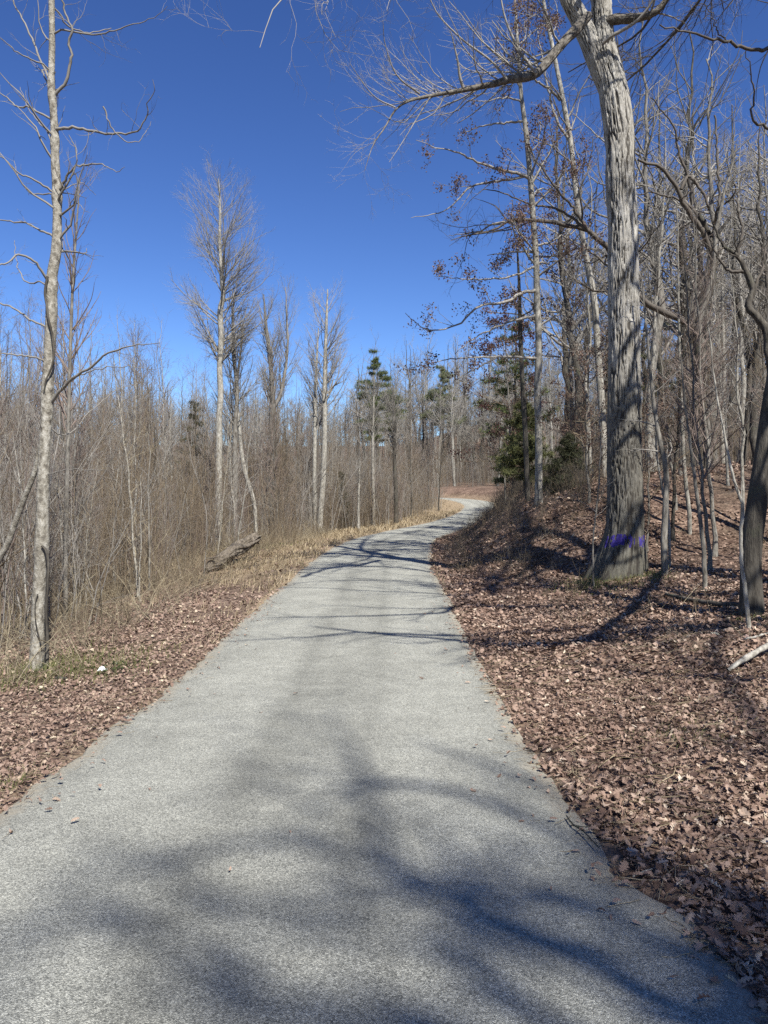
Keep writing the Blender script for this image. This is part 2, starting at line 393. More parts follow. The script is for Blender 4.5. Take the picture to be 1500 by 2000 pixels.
# ------------------------------------------------------------------ tubes and growth
def norm(v): return v / np.maximum(np.linalg.norm(v, axis=-1, keepdims=True), 1e-9)
def tubes(P, R, sides):
    """P (n,k,3) R (n,k) -> verts, quads"""
    n, k, _ = P.shape
    T = np.empty_like(P); T[:, 1:-1] = P[:, 2:] - P[:, :-2]; T[:, 0] = P[:, 1] - P[:, 0]; T[:, -1] = P[:, -1] - P[:, -2]
    T = norm(T); mt = norm(T.mean(1))
    ref = np.where(np.abs(mt[:, 2:3]) > .75, np.array([[1., 0, 0]]), np.array([[0, 0, 1.]]))
    A = norm(np.cross(T, ref[:, None, :])); B = np.cross(T, A)
    th = np.arange(sides) * 2 * PI / sides
    V = P[:, :, None] + R[:, :, None, None] * (A[:, :, None] * np.cos(th)[None, None, :, None] + B[:, :, None] * np.sin(th)[None, None, :, None])
    i = np.arange(n * k * sides).reshape(n, k, sides)
    a = i[:, :-1]; b = i[:, 1:]
    q = np.stack([a, np.roll(a, -1, 2), np.roll(b, -1, 2), b], -1).reshape(-1, 4)
    return V.reshape(-1, 3), q
class Acc:
    def __init__(s): s.V = []; s.Q = {}; s.n = 0; s.T = []
    def add(s, V, Q, tint=None):
        s.V.append(V); s.Q.setdefault(Q.shape[1], []).append(Q + s.n); s.n += len(V)
        s.T.append(np.full(len(V), .5) if tint is None else tint)
    def tub(s, P, R, sides): s.add(*tubes(P, R, sides))
    def mesh(s, name, mat, smooth=True, tint=False):
        return mesh_from(name, np.concatenate(s.V), [np.concatenate(q) for q in s.Q.values()], mat, smooth, dict(tint=np.concatenate(s.T)) if tint else None)

def path_len(P): return np.linalg.norm(np.diff(P, axis=1), axis=2).sum(1)
def sprout(P, R, rng, per_m=None, n=None, t0=.15, t1=1.0, ln=(.3, .6), lmax=9, ang=(35, 65), ratio=.55, k=5, jit=.18, trop=.05, rmin=.0015, taper=.25, absl=None, lprof=None, side=None, rmax=9):
    """children paths along every parent path"""
    L = path_len(P); nP, kP, _ = P.shape
    if n is None: n = int(L.sum() * per_m)
    if n < 1: return np.zeros((0, k, 3)), np.zeros((0, k))
    pi = rng.choice(nP, n, p=L / L.sum())
    t = t0 + (t1 - t0) * rng.random(n)
    f = t * (kP - 1); i = np.minimum(f.astype(int), kP - 2); w = (f - i)[:, None]
    p = P[pi, i] * (1 - w) + P[pi, i + 1] * w
    rp = R[pi, i] * (1 - w[:, 0]) + R[pi, i + 1] * w[:, 0]
    tan = norm(P[pi, i + 1] - P[pi, i])
    rnd = norm(rng.normal(size=(n, 3)))
    if side is not None: rnd = norm(rnd + np.asarray(side))
    perp = norm(rnd - (rnd * tan).sum(1, keepdims=True) * tan)
    a = np.radians(ang[0] + (ang[1] - ang[0]) * rng.random(n))[:, None]
    d = norm(tan * np.cos(a) + perp * np.sin(a))
    if absl is not None: l = absl[0] + (absl[1] - absl[0]) * rng.random(n)
    else: l = L[pi] * (ln[0] + (ln[1] - ln[0]) * rng.random(n)) * (1 - .55 * t)
    if lprof is not None: l = l * lprof(t)
    l = np.minimum(l, lmax)
    r0 = np.clip(np.minimum(rp * ratio, .008 + l * .014), rmin, rmax)
    C = np.empty((n, k, 3)); C[:, 0] = p
    stp = (l / (k - 1))[:, None]
    up = np.array([0, 0, 1.])
    for j in range(1, k):
        C[:, j] = C[:, j - 1] + d * stp
        d = norm(d + rng.normal(size=(n, 3)) * jit + up * trop)
    Rr = r0[:, None] * (1 - (1 - taper) * np.linspace(0, 1, k)[None, :])
    return C, Rr
def twigs(base, levels, rng):
    """base list of (P,R); levels list of dicts (src: 'last' or 'all'). returns list of (P,R,sides)"""
    out = []; prev = base; allp = list(base)
    for lv in levels:
        lv = dict(lv); sides = lv.pop('sides', 3); src = lv.pop('src', 'last')
        new = []
        for (P, R) in (prev if src == 'last' else allp):
            if len(P) == 0: continue
            C, Rr = sprout(P, R, rng, **lv)
            if len(C): new.append((C, Rr)); out.append((C, Rr, sides))
        prev = new; allp += new
    return out
def leaves_on(paths, rng, n, size, mat_t=(0, 1), clump=1, spread=.06, flat=.0):
    """small folded leaf faces on the ends of twigs"""
    P = np.concatenate([p[0][:, -1] for p in paths]); P2 = np.concatenate([p[0][:, p[0].shape[1] // 2] for p in paths])
    c = rng.integers(0, len(P), n); w = rng.random((n, 1)) ** .6
    ctr = P[c] * w + P2[c] * (1 - w)
    return leaf_quads(ctr, rng, size, clump, spread, flat, mat_t)
def leaf_quads(ctr, rng, size, clump=1, spread=.06, flat=0., mat_t=(0, 1), aspect=.55):
    ctr = np.repeat(ctr, clump, 0) + rng.normal(size=(len(ctr) * clump, 3)) * spread
    n = len(ctr)
    a = norm(rng.normal(size=(n, 3)) * np.array([1, 1, 1 - flat])); b = norm(np.cross(a, rng.normal(size=(n, 3)))); nn = np.cross(a, b)
    s = (size[0] + (size[1] - size[0]) * rng.random((n, 1)))
    V = np.stack([ctr - a * s * .5, ctr + b * s * aspect * .5 + nn * s * .18, ctr + a * s * .5, ctr - b * s * aspect * .5 + nn * s * .18], 1)
    i = np.arange(n * 4).reshape(n, 4)
    q = np.concatenate([i[:, [0, 1, 2]], i[:, [0, 2, 3]]])
    t = np.repeat(mat_t[0] + (mat_t[1] - mat_t[0]) * rng.random(n), 4)
    return V.reshape(-1, 3), q, t

def line(rng, base, top_h, r0, r1, k=18, wob=.02, lean=(0, 0)):
    z = np.linspace(0, top_h, k)
    w = np.cumsum(rng.normal(size=(k, 2)) * wob * top_h / k * 3, axis=0); w -= w[0]
    P = np.stack([base[0] + w[:, 0] + lean[0] * z, base[1] + w[:, 1] + lean[1] * z, base[2] + z], 1)
    u = np.linspace(0, 1, k); R = r0 + (r1 - r0) * u ** .9
    R = R + r0 * .45 * np.exp(-z / (.9 * max(r0, .05) * 3))
    return P[None], R[None]
def hand(pts, Y, w, k=22, rng=None, wig=.0, ground_start=False):
    """pts in photo pixels; Y number or (Y0,Y1); w widths in pixels (start,end) or list per point"""
    pts = np.asarray(pts, float); n = len(pts)
    d = np.r_[0, np.cumsum(np.linalg.norm(np.diff(pts, axis=0), axis=1))]; d /= d[-1]
    Ys = np.full(n, float(Y)) if np.isscalar(Y) else np.interp(d, np.linspace(0, 1, len(Y)), Y)
    ws = np.interp(d, [0, 1], w) if len(w) == 2 else np.asarray(w, float)
    W = np.stack([(pts[:, 0] - 750) * Ys / F, Ys, CAMZ - (pts[:, 1] - 1000) * Ys / F, ws * Ys / F / 2], 1)
    if ground_start:
        W[0, 2] = tz(W[0, 0], W[0, 1]) - .12
    Q = catmull(W, k)
    if rng is not None and wig:
        e = rng.normal(size=(k, 3)) * wig; e[0] = 0; Q[:, :3] += e
    return Q[None, :, :3], Q[None, :, 3]

def lerp_t(P, R, t):
    f = t * (P.shape[1] - 1); i = int(min(f, P.shape[1] - 2)); return P[0, i] * (1 - f + i) + P[0, i + 1] * (f - i)

def knobs(P, R, rng, n, amp=.35):
    """swellings along a trunk"""
    R = R.copy()
    for _ in range(n):
        j = rng.integers(2, R.shape[1] - 1); R[0, j] *= 1 + amp * rng.random()
    return R

def tree_obj(name, label, cat, group, loc, trunk_acc, trunk_mat, branch_acc, branch_mat, extra=()):
    """everything in world coordinates; shifted so that the Empty sits at the base"""
    e = empty(name, loc); tag(e, label, cat, group)
    off = np.array(loc, dtype=np.float32)
    def put(nm, acc, mat, tint=False, smooth=True):
        V = np.concatenate(acc.V) - off
        me = mesh_from(nm, V, [np.concatenate(q) for q in acc.Q.values()], mat, smooth, dict(tint=np.concatenate(acc.T)) if tint else None)
        return link(nm, me, e)
    put('trunk', trunk_acc, trunk_mat)
    if branch_acc is not None: put('crown', branch_acc, branch_mat)
    for nm, acc, mat in extra: put(nm, acc, mat, True, False)
    return e

# ================================================================== HERO: big white oak with the purple band
rng = np.random.default_rng(11)
YO = 14.0
oak_px = [(1204, 1150), (1212, 1105), (1217, 1073), (1220, 1040), (1221, 970), (1219, 877), (1219, 800), (1219, 737), (1219, 660), (1218, 597), (1217, 538), (1217, 453), (1214, 397), (1211, 340), (1211, 283), (1205, 227), (1196, 170), (1183, 113), (1177, 60), (1174, 0), (1170, -90), (1172, -200), (1165, -330), (1172, -470), (1168, -620), (1176, -760)]
oak_w = [114, 98, 85, 74, 68, 65, 63, 61, 60, 59, 58, 57, 56, 55, 55, 57, 54, 48, 41, 38, 37, 33, 27, 20, 12, 4]
Po, Ro = hand(oak_px, YO, oak_w, k=620)
top = float(tz(Po[0, 0, 0], YO)); Po[0, :, 2] = np.where(Po[0, :, 2] < top - .25, top - .25, Po[0, :, 2])
base = (float(Po[0, 0, 0]), YO, top - .05)
def bark_tube(P, R, sides, deep, rings=None, seed=0, fc=7.0, fz=1.5, flare=True):
    V, q = tubes(P, R, sides)
    V = V.reshape(P.shape[1], sides, 3); C = P[0][:, None]
    D = V - C; r = np.linalg.norm(D, axis=2, keepdims=True); D = D / np.maximum(r, 1e-6)
    x, y, z = V[..., 0] - C[..., 0], V[..., 1] - C[..., 1], V[..., 2]
    th = np.arange(sides) * 2 * PI / sides; rr = np.ones_like(z) * .33
    cxn = D[..., 0] * rr * fc; cyn = D[..., 1] * rr * fc
    zz = z * fz
    wv = (vnoise(cxn * .5 + 9, cyn * .5, zz * .9) - .5) * 1.0 + (vnoise(cxn * 3 + 9, cyn * 3, zz * 5) - .5) * .55
    fk = 1 + .7 * sstep(3.6, 2.2, z) if flare else 1.0; cxn = cxn * fk; cyn = cyn * fk
    n1 = vnoise(cxn * 2.3 + wv + seed, cyn * 2.3 + wv, zz * .85 + seed)
    n2 = vnoise(cxn * 4.6 + wv * 2 + 31, cyn * 4.6 - wv * 2, zz * 2.6 + seed)
    n3 = vnoise(cxn * 10 + 3, cyn * 10, zz * 9)
    f1 = np.exp(-((n1 - .5) / .085) ** 2); f2 = np.exp(-((n2 - .5) / .06) ** 2) * sstep(.35, .6, vnoise(cxn + 3, cyn, zz * 1.1))
    n4 = vnoise(cxn * 3.2 + 5, cyn * 3.2, zz * 7.5 + wv * 2); f4 = np.exp(-((n4 - .5) / .05) ** 2) * sstep(.58, .72, vnoise(cxn * 2.4 + 13, cyn * 2.4, zz * 3.3))
    f1 = f1 * sstep(.22, .42, vnoise(cxn * 2 + 21, cyn * 2, zz * 3.1))
    fis = np.clip(f1 + .75 * f2 + .8 * f4, 0, 1)
    # plates lift at their lower ends
    pl = vnoise(cxn * 2.0 + 7, cyn * 2.0, zz * 2.6)
    h = -fis * deep + (n3 - .5) * deep * .25 + (pl - .5) * deep * .9
    low = sstep(top + 1.2, top - .2, z) if flare else 0
    root = .15 * low * (np.maximum(0, np.cos(th * 5 + .6 + z * .5))[None, :] ** 2 - .3) if flare else 0
    V2 = C + D * (r + (h + root)[..., None] * np.minimum(1, r / .12))
    return V2.reshape(-1, 3), q, fis.reshape(-1), h
tr = Acc(); V, q, fis, hh = bark_tube(Po, Ro, 190, .027, fc=12.5, fz=2.1); tr.add(V, q, fis); oak_fis = fis.reshape(620, 190)
oakV = V.reshape(620, 190, 3)
stem2, stem2R = hand([(1203, 245), (1190, 190), (1170, 130), (1153, 85), (1131, 36), (1112, 0), (1092, -60), (1060, -160), (1040, -280), (1000, -420), (990, -560)], (14, 14.0, 13.7, 13.2, 12.8), [16, 30, 38, 38, 35, 33, 30, 24, 18, 11, 4], k=220)
V, q, f2, _ = bark_tube(stem2, stem2R, 110, .02, seed=5, flare=False, fc=12, fz=2.1); tr.add(V, q, f2)
bark_hero = NB('rough_oak_bark'); b = bark_hero
v = b.coord(); vs = b.coord((1, 1, .25)); fi = b.attr('tint')
n1 = b.noise(9, vs, 4, .65); n2 = b.noise(1.1, v, 3, .6); n3 = b.noise(55, vs, 3, .7)
c = b.ramp(b.math('ADD', b.math('MULTIPLY', n1, .6), b.math('MULTIPLY', n3, .4)), [(.3, (.17, .155, .13)), (.5, (.32, .30, .26)), (.7, (.50, .475, .42))])
c = b.mix(b.ramp(n2, [(.45, (0, 0, 0)), (.65, (.6, .6, .6))]), c, (.24, .22, .18))
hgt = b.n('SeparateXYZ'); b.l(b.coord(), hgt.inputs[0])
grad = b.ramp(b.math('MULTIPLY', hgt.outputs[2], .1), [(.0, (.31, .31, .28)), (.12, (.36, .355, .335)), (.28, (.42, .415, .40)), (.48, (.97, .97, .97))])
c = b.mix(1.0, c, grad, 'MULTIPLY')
c = b.mix(b.ramp(fi, [(.35, (0, 0, 0)), (.8, (.92, .92, .92))]), c, (.04, .034, .027))
b.bump(b.math('ADD', n1, n3), .012); b.col(c, .9)
limbs = []
def L(pts, Y, w, k=26, sides=10, wig=.0): 
    P_, R_ = hand(pts, Y, w, k=k, rng=rng, wig=wig); limbs.append((P_, R_, sides)); return P_, R_
A1 = L([(1150, 30), (1126, 57), (1098, 85), (1069, 122), (1047, 144), (1024, 152), (990, 156), (967, 164), (933, 170), (899, 177), (843, 187), (797, 198), (772, 215), (752, 249), (729, 283), (712, 334)], (13.3, 12.6, 11.8), [18, 19, 18, 17, 18, 16, 14, 12, 10.5, 9, 7, 5, 3.8, 2.8, 2, .8], k=40)
A2 = L([(840, 190), (814, 232), (786, 278), (760, 317)], (12.2, 11.7), (3, .8), 14, 6)
A3 = L([(820, 184), (775, 147), (752, 85), (748, 40)], (12.1, 11.5), (4, 1), 14, 6)
A4 = L([(772, 210), (729, 187), (684, 125)], (12, 11.5), (3, 1), 10, 6)
A5 = L([(905, 172), (898, 150), (894, 120), (880, 60)], (12.3, 12), (7, 1.5), 12, 6)
A6 = L([(990, 156), (960, 120), (900, 75), (850, 20), (830, -40)], (12.6, 12), (5, 1.5), 14, 6)
A7 = L([(1047, 144), (1010, 90), (985, 30), (970, -60)], (12.8, 12.6), (6, 2), 14, 6)
B1 = L([(1180, 45), (1200, 38), (1222, 37), (1251, 34), (1279, 25), (1301, 0), (1330, -60), (1400, -120), (1480, -200)], (13.9, 13.2, 12.2), [20, 19, 18, 16, 13, 11, 9, 6, 2], k=34)
B2 = L([(1177, 85), (1195, 70), (1211, 62), (1245, 40), (1275, 0), (1290, -60)], (13.7, 13.0), (8, 3), 16, 7)
STUB = L([(1232, 425), (1243, 422), (1251, 414)], (13.9, 13.8), (7, 4), 5, 7)
# upper crown, above the picture
for pts, Y, w in [([(1165, -100), (1000, -230), (820, -330), (650, -380)], (14, 12), (22, 2)), ([(1172, -160), (1300, -300), (1500, -420), (1700, -460)], (14, 13), (24, 2)),
                  ([(1168, -260), (1150, -380), (1120, -520), (1000, -650)], (14, 10.5), (20, 2)), ([(1168, -220), (1220, -380), (1300, -560), (1400, -700)], (14, 17.5), (20, 2)),
                  ([(1170, -350), (1050, -480), (960, -640)], (14, 16.5), (16, 2)), ([(1060, -160), (930, -240), (800, -250), (680, -230)], (13.2, 11.5), (15, 1.5)),
                  ([(1170, -120), (1200, -200), (1180, -330), (1150, -430)], (14, 9.5), (18, 2)), ([(1165, -300), (1300, -420), (1480, -600)], (14, 12), (16, 2)), ([(1020, -340), (860, -300), (720, -190), (620, -80), (560, -10), (520, 40), (505, 80)], (12.9, 9.6), (12, 1.2)), ([(700, -170), (650, -60), (640, -10), (630, 30)], (10.6, 9.8), (4, 1)), ([(860, -300), (800, -120), (775, -30), (760, 20)], (11.8, 11), (4, 1))]:
    L(pts, Y, w, 24, 7, .03)
tw = twigs([(p, r) for p, r, s in limbs if p.shape[1] > 6] + [(Po[:, 480:], Ro[:, 480:]), (stem2[:, 90:], stem2R[:, 90:])],
    [dict(per_m=2.6, ln=(.22, .5), lmax=2.6, ang=(30, 70), k=8, jit=.2, trop=.06, sides=4, ratio=.36),
     dict(per_m=5.0, ln=(.3, .65), lmax=1.2, ang=(30, 65), k=6, jit=.22, trop=.05, sides=3, ratio=.45, rmin=.002),
     dict(per_m=7, ln=(.35, .8), lmax=.5, ang=(30, 60), k=4, jit=.22, trop=.03, sides=3, ratio=.5, rmin=.0015)], rng)
tw += twigs([A1, A2, A3, A4, A5, A6, A7], [dict(per_m=4.5, t0=.12, ln=(.2, .4), lmax=1.9, ang=(25, 65), k=8, jit=.16, trop=.12, sides=3, ratio=.3, side=(-.5, 0, 1.1)), dict(per_m=6, ln=(.3, .6), lmax=.8, ang=(25, 55), k=5, jit=.18, trop=.06, sides=3, ratio=.45, rmin=.002), dict(per_m=6, ln=(.35, .8), lmax=.35, ang=(30, 55), k=3, jit=.2, sides=3, rmin=.0016)], rng)
br = Acc()
for p, r, s in limbs:
    if p is not A1[0] and p is not B1[0]: br.tub(p, r, s)
for p, r, s in tw: br.tub(p, r, s)
oak = empty('oak_tree', base)
tag(oak, 'large pale oak with rough bark and a purple paint band standing on the right bank', 'tree')
def put(acc, nm, mat, e, off, tint=False, smooth=True):
    me = mesh_from(nm, np.concatenate(acc.V) - np.array(off, dtype=np.float32), [np.concatenate(q) for q in acc.Q.values()], mat, smooth, dict(tint=np.concatenate(acc.T)) if tint else None)
    return link(nm, me, e)
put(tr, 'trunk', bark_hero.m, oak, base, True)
put(br, 'crown', M['twig_grey'], oak, base)
for lp_, lr_ in (A1, B1):
    u0 = np.linspace(0, 1, lp_.shape[1]); u1 = np.linspace(0, 1, 260)
    PP = np.stack([np.interp(u1, u0, lp_[0, :, a_]) for a_ in range(3)], 1); RR = np.interp(u1, u0, lr_[0])
    for _ in range(3): PP[1:-1] = (PP[:-2] + PP[1:-1] * 2 + PP[2:]) / 4
    RR = RR * (1 + .16 * (vnoise(u1 * 26, u1 * 0) - .5))
    la_ = Acc(); V, q, f_, _ = bark_tube(PP[None], RR[None], 40, .016, seed=9, flare=False, fc=16, fz=1.0); la_.add(V, q, f_)
    put(la_, 'limb', M['bark_limb'], oak, base, True)
# purple paint band on the camera side, ragged rim, 3 mm proud of the bark
zr_ = oakV[:, :, 2]; rowm = np.where((zr_.mean(1) > top - .05))[0]
zc = CAMZ - (1056 - 1000) * YO / F
cen = Po[0][:, None]; Dn = norm(oakV - cen); face = Dn[..., 0] * -.12 + Dn[..., 1] * -1.0
pm = (np.abs(zr_ - zc + .03 * np.sin(Dn[..., 0] * 4)) < .115 + .09 * (fbm(Dn[..., 0] * 9, zr_ * 3 + 2, Dn[..., 1] * 9) - .5)) & (face > .25 + .3 * (vnoise(zr_ * 25, zr_ * 25, Dn[..., 0]) - .5)) & (vnoise(Dn[..., 0] * 52, Dn[..., 1] * 52, zr_ * 30) > .14) & (oak_fis < .8)
Vp = oakV + Dn * .003
pi_ = np.arange(620 * 190).reshape(620, 190)
qq = np.stack([pi_[:-1], np.roll(pi_[:-1], -1, 1), np.roll(pi_[1:], -1, 1), pi_[1:]], -1).reshape(-1, 4)
keep = pm.reshape(-1)[qq].all(1); qq = qq[keep]
used, inv = np.unique(qq, return_inverse=True)
pb = NB('purple_paint'); vv = pb.coord()
pb.col(pb.mix(pb.ramp(pb.noise(22, vv, 3, .7), [(.4, (0, 0, 0)), (.62, (1, 1, 1))]), (.03, .02, .125), (.05, .036, .205)), .9)
pme = mesh_from('paint_band', Vp.reshape(-1, 3)[used] - np.array(base), inv.reshape(-1, 4), pb.m, True)
link('paint_band', pme, oak)

# ================================================================== HERO: left roadside tree
rng = np.random.default_rng(23)
YL = 9.0
lt = [(70, 1325), (72, 1290), (74, 1240), (76, 1160), (82, 1060), (84, 960), (87, 880), (92, 800), (96, 700), (101, 612), (101, 546), (110, 490), (112, 420), (111, 367), (108, 315), (107, 262), (104, 210), (100, 165), (101, 133), (102, 70), (101, 0), (104, -80), (100, -180), (108, -300), (112, -420)]
lw = [36, 28, 26, 25, 24, 23, 22, 23, 21, 22, 20, 19, 17, 17, 16, 15, 14, 14, 12, 12, 11, 10, 8, 5, 2]
Pl, Rl = hand(lt, YL, lw, k=160, rng=rng, ground_start=True)
Rl = Rl * (1 + .10 * (vnoise(np.arange(160) * .35, np.zeros(160))[None] - .5))
for kz_ in (1080, 1055, 770, 560, 385, 280, 190): # swollen knots where limbs leave
    zz = CAMZ - (kz_ - 1000) * YL / F; Rl = Rl * (1 + .22 * np.exp(-((Pl[..., 2] - zz) / .07) ** 2))
tr = Acc(); tr.tub(Pl, Rl, 20)
limbs = []
def LL(pts, w, dY=0., k=20, sides=6): 
    P_, R_ = hand(pts, (YL, YL + dY), (w[0] * .92, w[1]), k=k, rng=rng, wig=.006); limbs.append((P_, R_, sides)); return P_, R_
LL([(104, 190), (118, 172), (129, 161), (135, 140), (140, 115), (135, 80), (142, 56), (129, 31), (122, 0), (118, -60)], (7, 2.5), -.3, 30)
LL([(101, 175), (95, 150), (87, 136), (73, 101), (56, 63), (35, 21), (24, 0), (10, -50)], (5.5, 2), .4, 24)
LL([(100, 140), (85, 126), (70, 121), (38, 105), (14, 84), (-10, 66)], (4, 1.2), -.5)
LL([(102, 68), (122, 59), (171, 68), (203, 65), (245, 52), (280, 42), (318, 24), (326, 14)], (4.5, .9), -.6, 26)
LL([(103, 14), (119, 31), (133, 51), (171, 63), (217, 56)], (4, 1.5), .5)
LL([(105, 255), (120, 252), (147, 249), (175, 255), (210, 262), (241, 261), (269, 257), (280, 238), (289, 217), (287, 203), (301, 182), (299, 154)], (7, 1), -.7, 34)
LL([(238, 261), (252, 297), (264, 310), (276, 322), (297, 325), (315, 308), (324, 287)], (3.2, .8), .2, 22)
limbs[-1][0][...] += np.array([0, -.6, 0])
LL([(104, 238), (96, 231), (70, 217), (52, 208), (35, 210), (14, 191), (-15, 172)], (5.5, 1.8), .4)
LL([(106, 300), (101, 280), (94, 259), (60, 220), (40, 170)], (3.5, 1), .6)
LL([(112, 378), (129, 350), (140, 332), (154, 324), (189, 320), (210, 327), (231, 336), (243, 325)], (6.5, .9), -.5, 26)
LL([(110, 380), (105, 376), (70, 353), (38, 339), (14, 315), (-12, 300)], (5, 1.5), -.4)
LL([(110, 378), (63, 378), (45, 360), (35, 343), (28, 315)], (3.5, 1), .5)
LL([(112, 372), (130, 368), (160, 358), (188, 380)], (3, .8), .5)
LL([(110, 466), (105, 462), (77, 448), (52, 436), (21, 432), (-12, 428)], (5.5, 2), .3)
LL([(100, 552), (93, 548), (70, 514), (49, 500), (35, 497), (17, 511), (-14, 520)], (6, 3), -.5)
LL([(98, 565), (80, 550), (52, 552), (35, 520), (28, 470)], (4, 1), .6)
LL([(95, 790), (104, 780), (120, 760), (148, 736), (180, 716), (208, 692), (256, 676), (312, 670)], (8, 1.2), -.8, 26)
LL([(148, 736), (190, 722), (240, 716), (300, 722)], (3, .8), -.3)
LL([(95, 715), (88, 708), (76, 700), (40, 694), (-12, 688)], (4.5, 2.5), -.4)
LL([(99, 645), (92, 640), (60, 624), (24, 600), (-12, 590)], (5, 3), .4)
LL([(88, 930), (100, 924), (132, 918), (216, 918)], (2.6, .8), -.6)
LL([(90, 830), (130, 850), (180, 800), (230, 760), (270, 750)], (3.2, .8), 1.2)
LL([(100, -150), (140, -260), (180, -330)], (5, 1), -.6); LL([(104, -100), (60, -200), (20, -260)], (5, 1), .6)
tw = twigs([(p, r) for p, r, s in limbs] + [(Pl[:, 60:], Rl[:, 60:])],
    [dict(per_m=4.2, ln=(.16, .45), lmax=.9, ang=(30, 75), k=7, jit=.24, trop=.07, sides=3, ratio=.34, rmin=.002),
     dict(per_m=5.5, ln=(.3, .6), lmax=.35, ang=(30, 70), k=5, jit=.24, trop=.05, sides=3, ratio=.55, rmin=.0014)], rng)
br = Acc()
for p, r, s in limbs: br.tub(p, r, s)
for p, r, s in tw: br.tub(p, r, s)
lb = (float(Pl[0, 0, 0]), YL, float(Pl[0, 0, 2]) + .12)
e = tree_obj('roadside_tree', 'tall slender grey tree with knobbly bark and crooked side limbs beside the left verge', 'tree', None, lb, tr, M['bark_poplar'], br, M['twig_grey'])
# climbing vines
vn = Acc()
for pts, w in [([(93, 540), (90, 556), (88, 574), (92, 600), (95, 625), (101, 647), (105, 680), (104, 705), (98, 725), (90, 742), (86, 764)], (5, 3)), ([(82, 1066), (90, 1075), (94, 1100), (93, 1140), (90, 1200), (93, 1250), (92, 1300)], (5, 7)), ([(74, 1160), (69, 1180), (71, 1220), (82, 1262)], (2.5, 2))]:
    P_, R_ = hand(pts, YL - .1, w, k=26); vn.tub(P_, R_, 6)
me = vn.mesh('vine', M['bark_dark']); vo = link('climbing_vine', me); tag(vo, 'dark vine stems climbing the slender tree on the left verge', 'vine')

# leaning dead pole against it
P_, R_ = hand([(84, 862), (76, 876), (70, 916), (48, 972), (30, 1020), (16, 1060), (-6, 1100), (-50, 1190)], (9.1, 9.6), [4, 8, 10, 11, 11.5, 12, 13, 14], k=40, rng=rng)
P_[0, -1, 2] = tz(P_[0, -1, 0], P_[0, -1, 1]) - .05
a = Acc(); a.tub(P_, R_, 12)
lo = link('leaning_dead_tree', a.mesh('leaning_dead_tree', M['bark_poplar'])); tag(lo, 'thin pale dead trunk leaning against the knobbly tree at the left', 'dead tree')

# ================================================================== other hand-placed trees
def hand_tree(name, label, pts, Y, w, twlevels, barkm='bark_pale', twigm='twig_grey', limbs_px=(), seed=1, k=60, cat='tree', leaves=None, sides=12, crown_t=.35, wig=.0):
    rng = np.random.default_rng(seed)
    P_, R_ = hand(pts, Y, w, k=k, rng=rng, wig=wig, ground_start=True)
    tr = Acc(); tr.tub(P_, R_, sides)
    br = Acc(); base_l = []
    for lp in limbs_px:
        a, r = hand(lp[0], lp[1], lp[2], k=26, rng=rng, wig=.012); br.tub(a, r, 7); base_l.append((a, r))
    c0 = int(k * crown_t)
    src = base_l + [(P_[:, c0:], R_[:, c0:])]
    tw = twigs(src, twlevels, rng)
    for p, r, s in tw: br.tub(p, r, s)
    ex = []
    if leaves:
        la = Acc(); la.add(*leaves_on([t for t in tw[-2:]] if len(tw) < 3 else tw[len(tw) // 2:], rng, leaves[0], leaves[1], clump=leaves[3], spread=leaves[4]))
        ex = [('foliage', la, M[leaves[2]])]
    b0 = (float(P_[0, 0, 0]), float(P_[0, 0, 1]), float(P_[0, 0, 2]) + .12)
    return tree_obj(name, label, cat, None, b0, tr, M[barkm], br if br.V else None, M[twigm], ex)
ASC = lambda n, l, a=(25, 45): [dict(n=int(n * 1.3), ln=(.20, .36), lmax=l, ang=a, k=8, jit=.09, trop=.10, sides=4, ratio=.27, lprof=lambda t: (.35 + .95 * np.sin(PI * t ** .85)) / (1 - .55 * t)),
     dict(per_m=5, ln=(.35, .6), lmax=1.3, ang=(20, 45), k=5, jit=.12, trop=.08, sides=3, ratio=.5, rmin=.0028),
     dict(per_m=6.5, ln=(.4, .8), lmax=.7, ang=(20, 45), k=4, jit=.14, trop=.06, sides=3, ratio=.5, rmin=.0022)]
hand_tree('poplar_tree', 'tall pale poplar with a narrow bare crown behind the fallen log', [(426, 1057), (427, 962), (428, 875), (428, 819), (431, 767), (429, 723), (432, 658), (430, 606), (436, 580), (434, 553), (432, 518), (429, 472), (430, 420), (429, 380), (427, 350)], 32, [16, 14, 13, 12, 12, 11, 11, 11, 9, 9, 8, 6, 5, 3, 1.5],
    ASC(70, 2.7, (30, 62)), 'bark_pale', seed=31, crown_t=.40)
hand_tree('slender_tree', 'dark thin tree just right of the tall pale poplar', [(459, 1048), (459, 950), (459, 850), (463, 760), (456, 690), (455, 620), (458, 570)], 33, [11, 10, 9, 8, 7, 5, 2], ASC(24, 2.4, (25, 50)), 'bark_grey', seed=32, crown_t=.3)
hand_tree('slender_tree', 'pale thin tree slanting left behind the fallen log', [(499, 1030), (497, 988), (476, 910), (467, 832), (462, 760), (470, 690), (475, 640)], 34, [9, 8, 8, 7, 6, 4, 2], ASC(22, 2.2), 'bark_pale', seed=33, crown_t=.4)
hand_tree('forked_tree', 'grey forked tree with two upright feathery tops behind the thicket', [(531, 1010), (530, 853), (532, 788), (528, 702), (520, 640), (515, 575)], 45, [13, 11, 10, 8, 6, 2], ASC(26, 2.4, (18, 38)), 'bark_grey', 'twig_grey', [([(532, 800), (549, 767), (562, 680), (560, 620), (558, 560)], 45, (8, 1.5))], seed=34, crown_t=.4)
hand_tree('twin_trunk_tree', 'right and taller of the paired pale trunks by the grassy verge', [(628, 1034), (625, 1020), (631, 940), (634, 853), (634, 767), (636, 680), (638, 620), (640, 565)], 40, [15, 12, 11, 10, 9, 7, 5, 2], ASC(34, 2.4, (28, 55)), 'bark_pale', seed=35, crown_t=.36)
